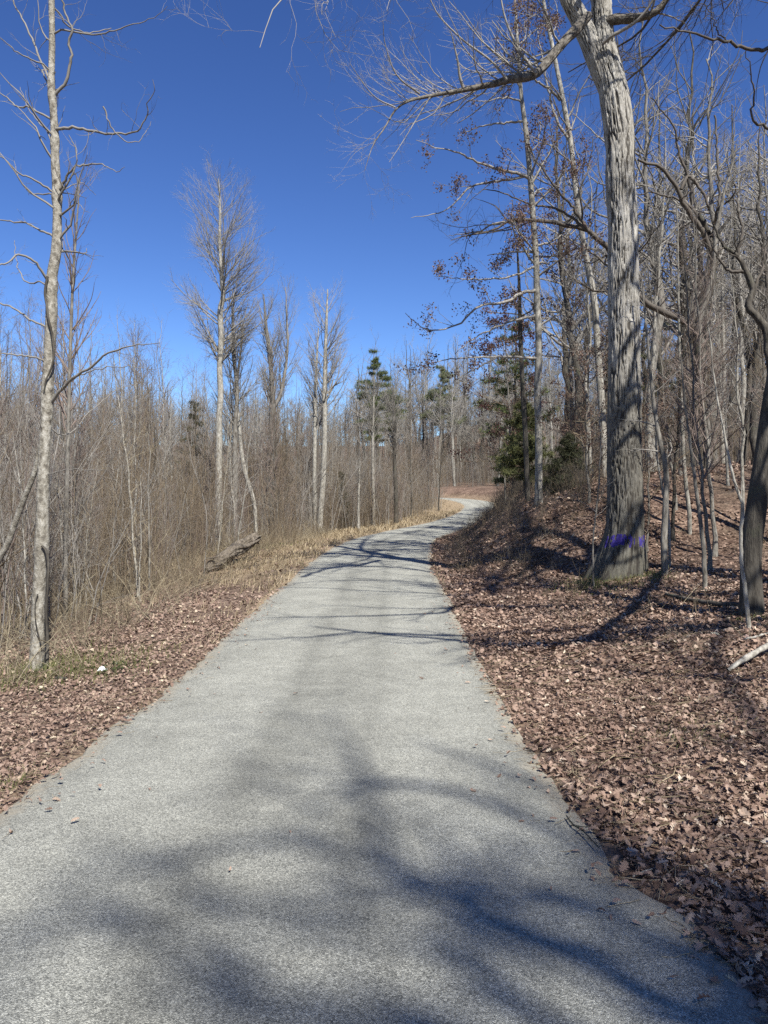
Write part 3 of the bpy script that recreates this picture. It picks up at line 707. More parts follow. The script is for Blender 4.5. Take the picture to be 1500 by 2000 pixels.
hand_tree('twin_trunk_tree', 'left and shorter of the paired pale trunks by the grassy verge', [(618, 1034), (616, 1010), (614, 940), (615, 853), (616, 767), (619, 700), (622, 640)], 40.3, [11, 9, 8, 8, 6, 4, 2], ASC(24, 2.0, (28, 50)), 'bark_pale', seed=36, crown_t=.4)
hand_tree('slender_tree', 'dark straight trunk among pale saplings before the road bend', [(774, 1012), (773, 960), (770, 880), (770, 810), (768, 760)], 48, [10, 8, 7, 6, 2], ASC(40, 2.6), 'bark_dark', seed=37, crown_t=.4)
hand_tree('slender_tree', 'pale straight pole of a tree left of the dark straight trunk', [(729, 1018), (729, 950), (728, 880), (729, 810), (731, 740)], 46, [8, 7, 6, 5, 2], ASC(40, 2.6), 'bark_pale', seed=38, crown_t=.5)
hand_tree('sapling', 'short pale sapling stem at the verge edge beside the road bend', [(700, 1024), (700, 990), (701, 950), (703, 900)], 42, [6, 5, 4, 2], ASC(22, 1.4), 'bark_pale', seed=39, crown_t=.4)
hand_tree('slender_tree', 'grey tree behind the knobbly roadside tree with reddish upswept twigs', [(128, 1150), (130, 1000), (135, 780), (139, 640), (143, 540), (150, 440), (156, 350)], 14, [9, 8, 7, 6, 5, 3.5, 1.5], [dict(n=48, ln=(.18, .3), lmax=1.9, ang=(18, 45), k=8, jit=.09, trop=.12, sides=4, ratio=.5), dict(per_m=4, ln=(.3, .6), lmax=.9, ang=(20, 45), k=6, jit=.12, trop=.08, sides=3, rmin=.0022), dict(per_m=5, ln=(.4, .7), lmax=.4, ang=(20, 50), k=4, jit=.14, sides=3, rmin=.0018)], 'bark_grey', 'twig_red', seed=40, crown_t=.3)

# marcescent oak
mo = [dict(per_m=1.5, ln=(.2, .45), lmax=1.9, ang=(35, 70), k=7, jit=.18, trop=.02, sides=4, ratio=.45, rmin=.004),
      dict(per_m=3.6, ln=(.3, .6), lmax=.9, ang=(30, 60), k=5, jit=.2, trop=.02, sides=3, ratio=.55, rmin=.0028),
      dict(per_m=4.5, ln=(.4, .8), lmax=.45, ang=(30, 60), k=4, jit=.2, trop=0, sides=3, ratio=.6, rmin=.0022)]
hand_tree('leafy_oak_tree', 'oak with pale straight trunk still holding withered brown leaves left of the banded oak', [(1052, 985), (1052, 947), (1052, 853), (1050, 760), (1052, 667), (1049, 595), (1047, 510), (1041, 425), (1035, 340), (1027, 255), (1018, 187), (1013, 113), (1008, 40), (1002, -60)], 20, [18, 15, 14, 14, 13, 13, 12, 12, 11, 10, 8, 7, 5, 2], mo, 'bark_pale', 'twig_grey', [
    ([(1035, 350), (1018, 340), (967, 329), (922, 312), (888, 295), (854, 289), (814, 272)], (20, 18.5), (7, 1)), ([(1036, 360), (1030, 346), (1000, 350), (956, 357), (916, 368), (877, 408), (843, 419), (803, 425)], (20, 19.4), (6, 1)),
    ([(1020, 238), (1013, 238), (945, 246), (894, 266)], (20, 20.5), (5, 1)), ([(1044, 436), (1024, 431), (967, 436), (933, 453), (877, 460)], (20, 21), (6, 1)),
    ([(1049, 565), (1020, 572), (990, 589), (933, 601), (894, 635), (837, 646), (812, 630), (792, 612)], (20, 18.4), (7, 1)), ([(1048, 612), (1041, 618), (1005, 625), (967, 640), (922, 663), (888, 691)], (20, 19.0), (6, 1)),
    ([(1047, 520), (1000, 540), (950, 545), (890, 545), (850, 540)], (20, 19.2), (5, 1)), ([(1027, 250), (1040, 300), (1060, 340), (1110, 380)], (20, 21), (4, 1)), ([(1018, 200), (990, 190), (950, 198), (915, 196)], (20, 19), (4, 1)),
    ([(1051, 700), (1000, 697), (973, 697), (917, 699), (870, 702), (828, 716)], (20, 18.6), (6, 1)), ([(973, 697), (940, 715), (910, 730), (880, 748)], (19.3, 19), (4, 1)), ([(1049, 640), (1080, 620), (1120, 600), (1150, 560)], (20, 20), (5, 1)),
    ([(1048, 480), (1080, 470), (1120, 440), (1150, 420)], (20, 20.6), (5, 1))], seed=51, leaves=(9500, (.045, .085), 'brown_leaf', 1, .08), crown_t=.3)
hand_tree('slender_tree', 'dark straight trunk close left of the brown leafed oak', [(1032, 990), (1030, 950), (1026, 850), (1020, 740), (1016, 640), (1014, 560), (1010, 480)], 22, [11, 10, 10, 9, 8, 6, 3], mo, 'bark_dark', 'twig_brown', seed=52, leaves=(900, (.05, .10), 'brown_leaf', 1, .06), crown_t=.45)
hand_tree('leaning_tree', 'pale tall trunk leaning left behind the banded oak', [(1184, 985), (1180, 900), (1176, 807), (1171, 737), (1168, 690), (1160, 584), (1146, 510), (1132, 431), (1123, 363), (1115, 283), (1098, 187), (1081, 102), (1066, 28), (1050, -60), (1030, -160)], 23, [16, 14, 14, 14, 13, 13, 12, 11, 10, 10, 9, 8, 7, 5, 2], mo, 'bark_pale', 'twig_grey', [([(1094, 196), (1069, 170), (1041, 153), (1015, 120)], (23, 22), (6, 1.5)), ([(1112, 275), (1085, 230), (1070, 170), (1060, 120), (1050, 60)], (23, 23), (6, 2)), ([(1168, 560), (1180, 500), (1190, 480)], (23, 23), (4, 1.5))], seed=53, crown_t=.4)
# crooked oak on the hillside
ck = [dict(per_m=1.7, ln=(.25, .5), lmax=2.2, ang=(35, 75), k=9, jit=.25, trop=.05, sides=4, ratio=.5, rmin=.006),
      dict(per_m=3.2, ln=(.3, .6), lmax=1.1, ang=(30, 65), k=6, jit=.24, trop=.05, sides=3, ratio=.55, rmin=.0035),
      dict(per_m=4.2, ln=(.4, .8), lmax=.5, ang=(30, 60), k=4, jit=.22, trop=.02, sides=3, ratio=.6, rmin=.0025)]
hand_tree('crooked_oak_tree', 'dark crooked oak with twisting limbs on the slope right of the banded oak', [(1388, 965), (1386, 935), (1383, 877), (1379, 830), (1372, 783), (1367, 737), (1365, 667), (1369, 620), (1385, 560), (1392, 538), (1392, 480), (1380, 450), (1366, 415)], 21, [22, 17, 17, 16, 16, 16, 17, 18, 19, 16, 14, 12, 8], ck, 'bark_dark', 'twig_dark', [
    ([(1367, 645), (1347, 635), (1325, 622), (1302, 612), (1275, 600), (1251, 584), (1215, 530), (1188, 487), (1165, 465), (1143, 448), (1092, 436), (1047, 431), (1015, 427), (990, 434), (955, 452), (915, 460), (880, 470)], (21, 19.5), [15, 14, 13, 13, 12, 12, 11, 11, 10, 9, 8, 7, 6, 5, 4, 3, 1]),
    ([(1150, 452), (1120, 408), (1105, 390), (1080, 360), (1060, 330), (1047, 312)], (20, 19.5), (7, 2)), ([(1143, 448), (1110, 420), (1075, 405), (1040, 400), (1000, 385), (965, 372), (940, 372)], (20, 20), (6, 1.5)),
    ([(1390, 500), (1375, 460), (1364, 442), (1335, 397), (1318, 360), (1302, 340), (1284, 323), (1262, 318), (1245, 312)], (21, 20), (12, 5)), ([(1385, 470), (1375, 442), (1352, 408), (1330, 391), (1296, 382), (1270, 375), (1245, 380)], (21, 21.5), (7, 2.5)),
    ([(1394, 470), (1398, 419), (1410, 400), (1426, 391), (1437, 368), (1430, 355)], (21, 20), (8, 2)), ([(1352, 400), (1342, 340), (1325, 300), (1318, 250), (1290, 215), (1272, 190)], (20.8, 20), (7, 2)),
    ([(1330, 370), (1345, 345), (1375, 380), (1385, 410)], (20, 20), (7, 5)), ([(1395, 440), (1405, 380), (1400, 300), (1398, 240), (1395, 225)], (21, 21), (6, 3.5))], seed=61, crown_t=.55, wig=.02)
hand_tree('crooked_tree', 'paler crooked trunk twined against the dark crooked oak', [(1381, 960), (1379, 947), (1383, 880), (1381, 830), (1376, 760), (1374, 690), (1367, 645), (1366, 615), (1379, 587), (1388, 550), (1396, 500), (1400, 440), (1420, 360), (1440, 280)], 20.2, [14, 12, 12, 11, 11, 11, 11, 12, 11, 9, 8, 7, 5, 2], ck, 'bark_grey', 'twig_grey', seed=62, crown_t=.6, wig=.015)
hand_tree('crooked_tree', 'crooked dark tree whose S bent trunk leans in from the right edge', [(1535, 1010), (1528, 900), (1514, 780), (1501, 690), (1496, 645), (1485, 626), (1466, 607), (1461, 594), (1471, 566), (1464, 545), (1455, 528), (1440, 500), (1413, 480), (1395, 440)], 15, [19, 18, 17, 16, 16, 15, 14, 13, 13, 12, 10, 8, 6, 3], ck, 'bark_dark', 'twig_dark', [([(1455, 528), (1430, 530), (1400, 500), (1385, 460)], (15, 15), (8, 2)), ([(1468, 575), (1490, 520), (1500, 460), (1520, 400)], (15, 15), (7, 2)), ([(1440, 500), (1450, 450), (1440, 400), (1450, 340)], (15, 15), (7, 2))], seed=63, crown_t=.6, wig=.01)
hand_tree('slender_tree', 'dark slim trunk on the slope just right of the crooked oak', [(1448, 960), (1455, 860), (1463, 760), (1462, 700), (1452, 640), (1438, 585), (1432, 540), (1436, 450), (1430, 360)], 22, [12, 10, 10, 9, 9, 9, 7, 5, 2], ck, 'bark_dark', 'twig_dark', seed=66, crown_t=.45)
hand_tree('dark_tree', 'thick dark trunk standing at the far right edge above the pale stick', [(1468, 1180), (1467, 1155), (1466, 1110), (1468, 1063), (1477, 993), (1491, 900), (1503, 807), (1514, 737), (1522, 680), (1530, 640), (1538, 600), (1545, 560), (1552, 480), (1556, 380), (1560, 260), (1566, 120), (1570, -40), (1575, -200)], 9.4, [52, 42, 39, 38, 38, 36, 33, 31, 29, 27, 25, 22, 20, 18, 16, 13, 10, 4],
    [dict(per_m=1.5, t0=.1, ln=(.2, .4), lmax=1.8, ang=(35, 70), k=8, jit=.2, trop=.05, sides=4, ratio=.4, rmin=.004), dict(per_m=3.5, ln=(.3, .6), lmax=.8, ang=(30, 65), k=5, jit=.2, sides=3, rmin=.0022), dict(per_m=4.5, ln=(.4, .8), lmax=.35, ang=(30, 65), k=4, jit=.2, sides=3, rmin=.0016)],
    'bark_dark', 'twig_dark', [([(1556, 300), (1500, 249), (1471, 244), (1469, 200), (1471, 170), (1455, 100)], (9.4, 8.5), (7, 1.5)), ([(1562, 120), (1500, 100), (1470, 97), (1440, 92), (1400, 75), (1350, 65), (1290, 50)], (9.4, 8.2), (9, 2.5)), ([(1430, 85), (1400, 60), (1385, 20), (1360, -20)], (8.8, 8.4), (3, 1)), ([(1552, 470), (1580, 420), (1640, 330)], (9.4, 9), (10, 3))], seed=64, crown_t=.62, k=90)
sp = [dict(per_m=2.6, t0=.2, ln=(.12, .3), lmax=1.1, ang=(35, 70), k=6, jit=.18, trop=.06, sides=3, ratio=.45, rmin=.0022), dict(per_m=3.5, ln=(.3, .6), lmax=.4, ang=(30, 60), k=4, jit=.2, sides=3, rmin=.0016)]
for i, (lab, pts, Y, w, bm) in enumerate([
    ('dark wavy sapling growing just right of the banded oak', [(1299, 1078), (1297, 1050), (1299, 993), (1301, 923), (1283, 830), (1271, 737), (1262, 640), (1255, 560)], 13.5, (14, 3), 'bark_grey'),
    ('thin pale sapling in front of the thick dark trunk at the right', [(1462, 1215), (1460, 1190), (1449, 1110), (1446, 1040), (1451, 993), (1430, 923), (1411, 830), (1395, 740), (1385, 640)], 8.6, (9, 2), 'bark_pale'),
    ('thin brown sapling standing on the leafy slope between the oak and the dark trunk', [(1376, 1122), (1376, 1110), (1372, 1054), (1360, 960), (1350, 880), (1337, 783), (1330, 690)], 11.5, (10, 2.5), 'bark_grey'),
    ('straight sapling with a pale foot on the slope behind the brown sapling', [(1347, 1016), (1345, 990), (1337, 923), (1332, 830), (1327, 690), (1325, 540), (1322, 400)], 16, (9, 2), 'bark_pale'),
    ('pale slim stem close behind the dark wavy sapling', [(1308, 1060), (1305, 1010), (1290, 940), (1281, 860), (1285, 760)], 14.2, (6, 2), 'bark_pale'),
    ('slim pale trunk rising behind the crooked oak toward the hilltop', [(1412, 935), (1410, 850), (1414, 740), (1412, 640), (1410, 540), (1405, 450)], 30, (11, 3), 'bark_pale'),
    ('thin twiggy sapling right against the left side of the banded oak', [(1160, 1105), (1158, 1060), (1168, 960), (1174, 860), (1176, 760)], 13.2, (4, 1.2), 'bark_grey')]):
    hand_tree('sapling', lab, pts, Y, w, sp, bm, 'twig_grey', seed=70 + i, crown_t=.2, k=40, sides=8, wig=.004)

# ------------------------------------------------------------------ prototypes copied through the woods
def proto(kind, seed):
    rng = np.random.default_rng(seed); leaf = None; lm = None
    tr = Acc(); br = Acc(); bark, tw_ = 'bark_grey', 'twig_grey'
    if kind == 'tall':      # straight, ascending, narrow
        H = 15 + 3 * rng.random(); P_, R_ = line(rng, (0, 0, -.15), H, .15, .012, 22, .022)
        lv = [dict(n=46, t0=.38, ln=(.13, .24), lmax=3.2, ang=(28, 58), k=7, jit=.1, trop=.09, sides=4, ratio=.5, rmin=.009), dict(per_m=4.2, ln=(.35, .6), lmax=1.4, ang=(22, 50), k=5, jit=.14, trop=.07, sides=3, rmin=.0042), dict(per_m=4.2, ln=(.4, .8), lmax=.8, ang=(20, 50), k=3, jit=.14, trop=.04, sides=3, rmin=.003)]
        bark = 'bark_pale' if seed % 2 else 'bark_grey'
    elif kind == 'spread':  # woodland oak
        H = 14 + 3 * rng.random(); P_, R_ = line(rng, (0, 0, -.15), H, .19, .02, 22, .045)
        lv = [dict(n=26, t0=.32, ln=(.2, .36), lmax=5, ang=(40, 72), k=10, jit=.2, trop=.07, sides=4, ratio=.55, rmin=.016), dict(per_m=2.8, ln=(.3, .55), lmax=2.2, ang=(30, 62), k=6, jit=.2, trop=.05, sides=3, rmin=.006), dict(per_m=4.2, ln=(.4, .7), lmax=1., ang=(30, 60), k=3, jit=.2, trop=.03, sides=3, rmin=.003)]
        bark = 'bark_dark' if seed % 2 else 'bark_grey'
    elif kind == 'pole':    # slim pole-size tree
        H = 9 + 2.5 * rng.random(); P_, R_ = line(rng, (0, 0, -.1), H, .07, .008, 18, .03, rng.normal(size=2) * .03)
        lv = [dict(n=40, t0=.25, ln=(.13, .26), lmax=2, ang=(25, 55), k=7, jit=.12, trop=.08, sides=3, ratio=.5, rmin=.006), dict(per_m=5, ln=(.35, .6), lmax=.9, ang=(22, 50), k=4, jit=.15, trop=.05, sides=3, rmin=.0032), dict(per_m=4.5, ln=(.4, .8), lmax=.45, ang=(20, 50), k=3, jit=.15, sides=3, rmin=.0024)]
        tw_ = ['twig_red', 'twig_brown', 'twig_grey'][seed % 3]; bark = ['bark_grey', 'bark_dark', 'bark_pale'][seed % 3]
    elif kind == 'brown':   # small tree that keeps its brown leaves
        H = 6 + 2 * rng.random(); P_, R_ = line(rng, (0, 0, -.1), H, .06, .008, 16, .03)
        lv = [dict(n=34, t0=.12, ln=(.25, .42), lmax=2.4, ang=(50, 80), k=7, jit=.12, trop=.03, sides=3, ratio=.5, rmin=.006), dict(per_m=3, ln=(.3, .6), lmax=.9, ang=(30, 60), k=4, jit=.15, trop=.0, sides=3, rmin=.003)]
        leaf = (3600, (.05, .10), 1, .07); lm = 'brown_leaf' if seed % 2 else 'wine_leaf'; tw_ = 'twig_brown'
    tr.tub(P_, R_, 9)
    tw = twigs([(P_, R_)], lv, rng)
    for p, r, s in tw: br.tub(p, r, s)
    parts = [('trunk', tr.mesh('trunk', M[bark])), ('crown', br.mesh('crown', M[tw_]))]
    if leaf:
        la = Acc(); la.add(*leaves_on(tw, rng, leaf[0], leaf[1], clump=leaf[2], spread=leaf[3])); parts.append(('foliage', la.mesh('foliage', M[lm], False, True)))
    return parts, H
PRO = {k: [proto(k, s) for s in ss] for k, ss in dict(tall=(101, 102, 103), spread=(111, 112, 113), pole=(120, 121, 122, 123), brown=(131, 132)).items()}
def place(kind, name, label, cat, group, x, y, h=None, rz=None, v=None, tilt=0):
    parts, H = PRO[kind][int(RNG.integers(len(PRO[kind]))) if v is None else v]
    e = empty(name, (x, y, tz(x, y) - .02), RNG.random() * 6.28 if rz is None else rz)
    s = (h / H) if h else .8 + .35 * RNG.random(); e.scale = (s, s, s)
    e.rotation_euler[0] = RNG.normal() * .02; e.rotation_euler[1] = RNG.normal() * .025 + tilt
    tag(e, label, cat, group)
    for nm, me in parts: link(nm, me, e)
    return e
KIND = {'tall': 'tall straight', 'spread': 'broad crowned', 'pole': 'slim', 'brown': 'brown leafed'}
def place_kind(kind, name, tail, group, x, y, h):
    return place(kind, name, '%s bare %s' % (KIND[kind], tail), 'tree', '%s %s' % (KIND[kind], group), x, y, h)
def away(x, y, pts, r):
    return all((x - a) ** 2 + (y - b) ** 2 > r * r for a, b in pts)
def scatter(n, fx, fy, dmin, cond):
    pts = []; t = 0
    while len(pts) < n and t < n * 60:
        t += 1; x = fx(); y = fy()
        if away(x, y, pts, dmin) and cond(x, y): pts.append((x, y))
    return pts
def sd(x, y): return float(road_coords([x], [y])[0][0])
U_ = lambda a, b: (lambda: a + (b - a) * RNG.random())
def wedge(px0, px1, Y0, Y1):
    def f():
        Y = Y0 + (Y1 - Y0) * RNG.random() ** .8; px = px0 + (px1 - px0) * RNG.random(); return (px - 750) * Y / F, Y
    return f
def scatter_w(n, w, dmin, cond):
    pts = []; t = 0
    while len(pts) < n and t < n * 60:
        t += 1; x, y = w()
        if away(x, y, pts, dmin) and cond(x, y): pts.append((x, y))
    return pts
# left woods: rows of poles and taller trees
for x, y in scatter_w(62, wedge(-120, 600, 15, 60), 1.1, lambda x, y: sd(x, y) < -6.2):
    hcap = (y * np.interp(750 + x * F / y, [-100, 120, 230, 300, 420, 520, 640], [620, 480, 420, 350, 360, 330, 250])) / F + 1.8
    place('pole', 'young_tree', 'slim bare young tree crowded in the thicket left of the road', 'tree', 'young trees in the left thicket', x, y, float(np.clip(hcap * (.6 + .45 * RNG.random()), 4, 13)))
for x, y in scatter_w(46, wedge(-150, 880, 40, 88), 2.0, lambda x, y: sd(x, y) < -7 and not (y < 60 and 560 < 750 + x * F / y < 720)):
    px = 750 + x * F / y
    hcap = y * np.interp(px, [0, 150, 300, 430, 560, 620, 700, 745, 780, 880], [480, 420, 330, 300, 260, 190, 150, 150, 240, 280]) / F
    place_kind('tall' if RNG.random() < .4 else 'pole', 'woodland_tree', 'woodland tree standing well back beyond the left thicket', 'bare trees behind the left thicket', x, y, float(np.clip(hcap * (.75 + .35 * RNG.random()), 6, 19)))
for x, y in scatter_w(34, wedge(640, 868, 44, 80), 1.2, lambda x, y: -13 < sd(x, y) < -3.6):
    px = 750 + x * F / y; hcap = y * np.interp(px, [640, 700, 745, 780, 870], [190, 150, 150, 220, 280]) / F
    place('pole', 'bend_tree', 'slim bare tree lining the inside of the road bend', 'tree', 'bare trees inside the road bend', x, y, float(np.clip(hcap * (.6 + .4 * RNG.random()), 5, 13)))
def stem_proto(seed):
    rng = np.random.default_rng(seed); H = 5.0; tr = Acc(); br = Acc()
    P_, R_ = line(rng, (0, 0, -.1), H, .028, .006, 16, .025, rng.normal(size=2) * .05); tr.tub(P_, R_, 7)
    for p, r, s_ in twigs([(P_, R_)], [dict(n=22, t0=.15, ln=(.12, .3), lmax=1.3, ang=(30, 70), k=7, jit=.2, trop=.05, sides=3, ratio=.5, rmin=.003), dict(per_m=4, ln=(.3, .6), lmax=.5, ang=(30, 60), k=4, jit=.2, sides=3, rmin=.002)], rng): br.tub(p, r, s_)
    m_ = ['bark_pale', 'bark_grey', 'bark_poplar', 'bark_dark'][seed % 4]
    return [('trunk', tr.mesh('trunk', M[m_])), ('crown', br.mesh('crown', M[['twig_grey', 'twig_tan', 'twig_brown'][seed % 3]]))], H
PRO['stem'] = [stem_proto(140 + i) for i in range(6)]
for x, y in scatter_w(32, wedge(-80, 560, 9.5, 26), .5, lambda x, y: -13 < sd(x, y) < -4.4):
    place('stem', 'thin_sapling', 'thin leaning sapling stem at the front of the left thicket', 'tree', 'thin saplings fronting the left thicket', x, y, 2.4 + 3.2 * RNG.random(), tilt=RNG.normal() * .07)
# beyond the bend
for x, y in scatter_w(60, wedge(700, 1080, 86, 140), 2.2, lambda x, y: sd(x, y) > 4):
    place_kind('tall' if RNG.random() < .55 else 'spread', 'distant_tree', 'tree on the rise beyond the road bend', 'bare trees beyond the bend', x, y, float(y * (250 + 60 * RNG.random()) / F - 3))
# right hillside
for x, y in scatter_w(66, wedge(960, 1620, 21, 62), 1.7, lambda x, y: sd(x, y) > 6.5):
    px = 750 + x * F / y; hc = y * np.interp(px, [960, 1050, 1200, 1600], [430, 700, 850, 950]) / F
    kd = ['tall', 'spread', 'spread', 'pole'][int(RNG.integers(4))]
    h = float(np.clip(hc * (.65 + .4 * RNG.random()), 7, 19)) if kd != 'pole' else 7 + 4 * RNG.random()
    place_kind(kd, 'hillside_tree', 'tree on the wooded slope behind the banded oak', 'bare trees on the right slope', x, y, h)
for x, y in scatter_w(36, wedge(940, 1700, 62, 115), 2.5, lambda x, y: sd(x, y) > 9):
    px = 750 + x * F / y; hc = y * np.interp(px, [940, 1050, 1600], [290, 400, 560]) / F - 4
    place_kind('tall' if RNG.random() < .6 else 'spread', 'hilltop_tree', 'tree far back on the right hillside', 'far trees on the right hillside', x, y, float(np.clip(hc * (.75 + .3 * RNG.random()), 8, 24)))
for x, y in scatter_w(10, wedge(1280, 1520, 12, 20), 1.2, lambda x, y: sd(x, y) > 6):
    place('pole', 'young_slope_tree', 'slim bare young tree low on the right slope near the oak', 'tree', 'young trees low on the right slope', x, y, 5 + 3 * RNG.random())
for i, (px, y, h, v, lab) in enumerate([(985, 27, 4.6, 0, 'small brown leafed tree above the bank at the left edge of the right woods'), (1000, 29, 7.2, 1, 'small tree thick with dark wine red leaves beside the green young pine'),
        (1120, 25, 3.6, 0, 'low brown leafed tree close left of the banded oak'), (1265, 15.5, 3.6, 0, 'small brown leafed tree right behind the banded oak'), (1150, 18.2, 4.6, 0, 'brown leafed sapling tree touching the left side of the banded oak')]):
    x = (px - 750) * y / F
    place('brown', 'brown_leafed_tree', lab, 'tree', None, x, y, h, v=v)
# shade trees out of the picture, up-sun beside and behind the viewer
for x, y, h, v in [(3.0, -12.5, 21, 2), (18, 13, 15, 0), (22, 20, 15, 1), (16, -1, 15, 0), (13.5, 13, 13, 2), (20, 4, 15, 1), (12.5, 9.5, 15, 1), (12, -3, 18, 1), (16, 5, 16, 2), (14, -12, 20, 0)]:
    place('spread', 'shade_tree', 'bare oak beside the road behind the viewer', 'tree', 'bare oaks behind the viewer', x, y, h, v=v)
def over(px, py, h):
    """the point h metres up, in line with the sun, whose shadow falls on the ground seen at this pixel"""
    Y = F * 1.6 / (py - 1000)
    for _ in range(30): Y = .5 * Y + .5 * F * (1.6 - tz((px - 750) * Y / F, Y)) / (py - 1000)
    x = (px - 750) * Y / F; z = tz(x, Y); return np.array([x + S[0] / S[2] * h, Y + S[1] / S[2] * h, z + h])
def shade_oak(label, bx, by, limbs_, seed, H=15, dens=1.):
    rng = np.random.default_rng(seed); z0 = tz(bx, by); P_, R_ = line(rng, (bx, by, z0 - .2), H, .30, .03, 30, .02)
    tr = Acc(); tr.tub(P_, R_, 14); br = Acc(); base_l = []
    for pts, hs_, r0, r1 in limbs_:
        T_ = [over(px, py, h) for (px, py), h in zip(pts, hs_)]
        zt = T_[0][2] - 1.6; tt = np.clip((zt - z0) / H, .1, .95); root = lerp_t(P_, R_, tt)
        mid = root * .45 + T_[0] * .55 + np.array([0, 0, .35])
        A = np.array([(*root, r0 * 1.25), (*mid, r0 * 1.1)] + [(*t, r) for t, r in zip(T_, np.linspace(r0, r1, len(T_)))])
        Q = catmull(A, 34); Q[1:, :3] += rng.normal(size=(33, 3)) * .02
        br.tub(Q[None, :, :3], Q[None, :, 3], 7); base_l.append((Q[None, :, :3], Q[None, :, 3]))
    tw = twigs(base_l, [dict(per_m=1.3 * dens, t0=.25, ln=(.15, .4), lmax=1.8 * dens ** 1.4, ang=(25, 60), k=8, jit=.2, trop=.04, sides=4, ratio=.45), dict(per_m=2.6 * dens, ln=(.3, .6), lmax=.9, ang=(25, 60), k=5, jit=.2, trop=.04, sides=3, rmin=.003 * dens), dict(per_m=3, ln=(.4, .8), lmax=.5, ang=(30, 60), k=4, jit=.2, sides=3, rmin=.002 * dens)], rng)
    tw += twigs([(P_[:, 14:], R_[:, 14:])], [dict(n=16, ln=(.3, .5), lmax=4, ang=(40, 70), k=9, jit=.2, trop=.07, sides=4, rmin=.02), dict(per_m=1.6, ln=(.3, .55), lmax=1.6, ang=(30, 62), k=6, jit=.2, trop=.05, sides=3, rmin=.006), dict(per_m=2.4, ln=(.4, .7), lmax=.7, ang=(30, 60), k=4, jit=.2, sides=3, rmin=.003)], rng)
    for p, r, s_ in tw: br.tub(p, r, s_)
    return tree_obj('shade_tree', label, 'tree', None, (bx, by, z0), tr, M['bark_dark'], br, M['twig_dark'])
shade_oak('bare oak to the right of the viewer with limbs reaching over the road', 8.6, 3.2, [
    ([(900, 1184), (858, 1201), (692, 1208), (519, 1211)], (9, 9.4, 9.8, 10), .07, .015), ([(1000, 1262), (900, 1256), (796, 1248), (692, 1239), (600, 1226)], (9, 9.2, 9.6, 9.8, 10), .075, .012),
    ([(760, 1243), (692, 1241), (588, 1250), (432, 1256)], (9.6, 9.8, 10, 10.2), .05, .012), ([(1310, 1115), (1270, 1150), (1205, 1215), (1140, 1255)], (6, 6.2, 6.4, 6.6), .10, .07),
    ([(1500, 1330), (1380, 1325), (1260, 1318), (1150, 1300), (1050, 1290)], (7, 7.2, 7.4, 7.6, 8), .06, .02), ([(1140, 1256), (1000, 1250), (920, 1248)], (8, 8.4, 8.8), .05, .03),
    ([(1500, 1480), (1400, 1450), (1290, 1420), (1200, 1400)], (12, 12.3, 12.6, 13), .04, .012)], 401, 15, 1.3)
shade_oak('tall bare oak behind the viewer whose limbs shade the near road', 10.5, -15.5, [
    ([(1560, 1990), (1480, 1975), (1300, 1885), (1150, 1800), (1000, 1760), (850, 1700)], (17, 18, 19, 20, 20, 21), .10, .02), ([(1300, 1700), (1180, 1640), (1100, 1560), (950, 1500), (800, 1450)], (20, 20, 20.5, 21, 21.5), .07, .02),
    ([(900, 1780), (780, 1720), (730, 1640), (700, 1520), (640, 1400)], (19, 20, 20, 21, 21), .085, .02), ([(640, 1660), (480, 1650), (300, 1700), (180, 1720)], (21, 21, 21.5, 22), .05, .02),
    ([(700, 1995), (520, 1960), (420, 1900), (300, 1830), (150, 1800), (0, 1830)], (19, 19, 20, 20, 21, 21), .07, .02), ([(1000, 1980), (880, 1880), (760, 1840), (560, 1830)], (19, 19.5, 20, 20), .075, .025), ([(1500, 1995), (1440, 1990), (1400, 1985)], (12, 12, 12), .17, .12),
    ([(900, 1560), (760, 1540), (650, 1560), (560, 1620)], (21, 21.5, 22, 22), .06, .02), ([(1240, 1960), (1140, 1900), (1000, 1850), (900, 1840), (820, 1880)], (18, 18.5, 19, 19.5, 20), .07, .02), ([(420, 1990), (330, 1930), (240, 1960)], (21, 21, 21), .05, .02)], 403, 26, 1.15)
shade_oak('bare oak above the right bank with limbs reaching over the road', 7.9, 8.9, [
    ([(1000, 1132), (865, 1122), (780, 1112), (668, 1109), (623, 1118), (588, 1130)], (12, 12, 12, 12, 12, 12), .05, .07), ([(900, 1168), (865, 1163), (727, 1158), (623, 1152), (520, 1150)], (12, 12, 12.2, 12.3, 12.4), .05, .012),
    ([(960, 1095), (880, 1088), (800, 1075), (700, 1080), (640, 1095)], (13, 13, 13, 13, 13), .06, .015), ([(1000, 1060), (920, 1060), (850, 1078), (760, 1086), (680, 1090)], (12.5, 12.5, 12.5, 12.5, 12.5), .05, .012), ([(1000, 1080), (900, 1068), (830, 1056), (760, 1050)], (13, 13.5, 13.5, 13.5), .06, .015),
    ([(980, 1150), (900, 1142), (760, 1138), (600, 1140), (520, 1160)], (11, 11.2, 11.5, 11.8, 12), .05, .012), ([(940, 1070), (860, 1066), (780, 1066), (690, 1072)], (13, 13, 13, 13), .04, .012), ([(960, 1052), (900, 1046), (840, 1044), (790, 1046)], (14, 14, 14, 14), .05, .015), ([(920, 1102), (840, 1098), (740, 1100), (640, 1108)], (12, 12, 12, 12), .03, .01), ([(1180, 1120), (1100, 1105), (1020, 1095), (960, 1090)], (11, 11, 11.5, 12), .09, .03)], 402, 16, 1.5)

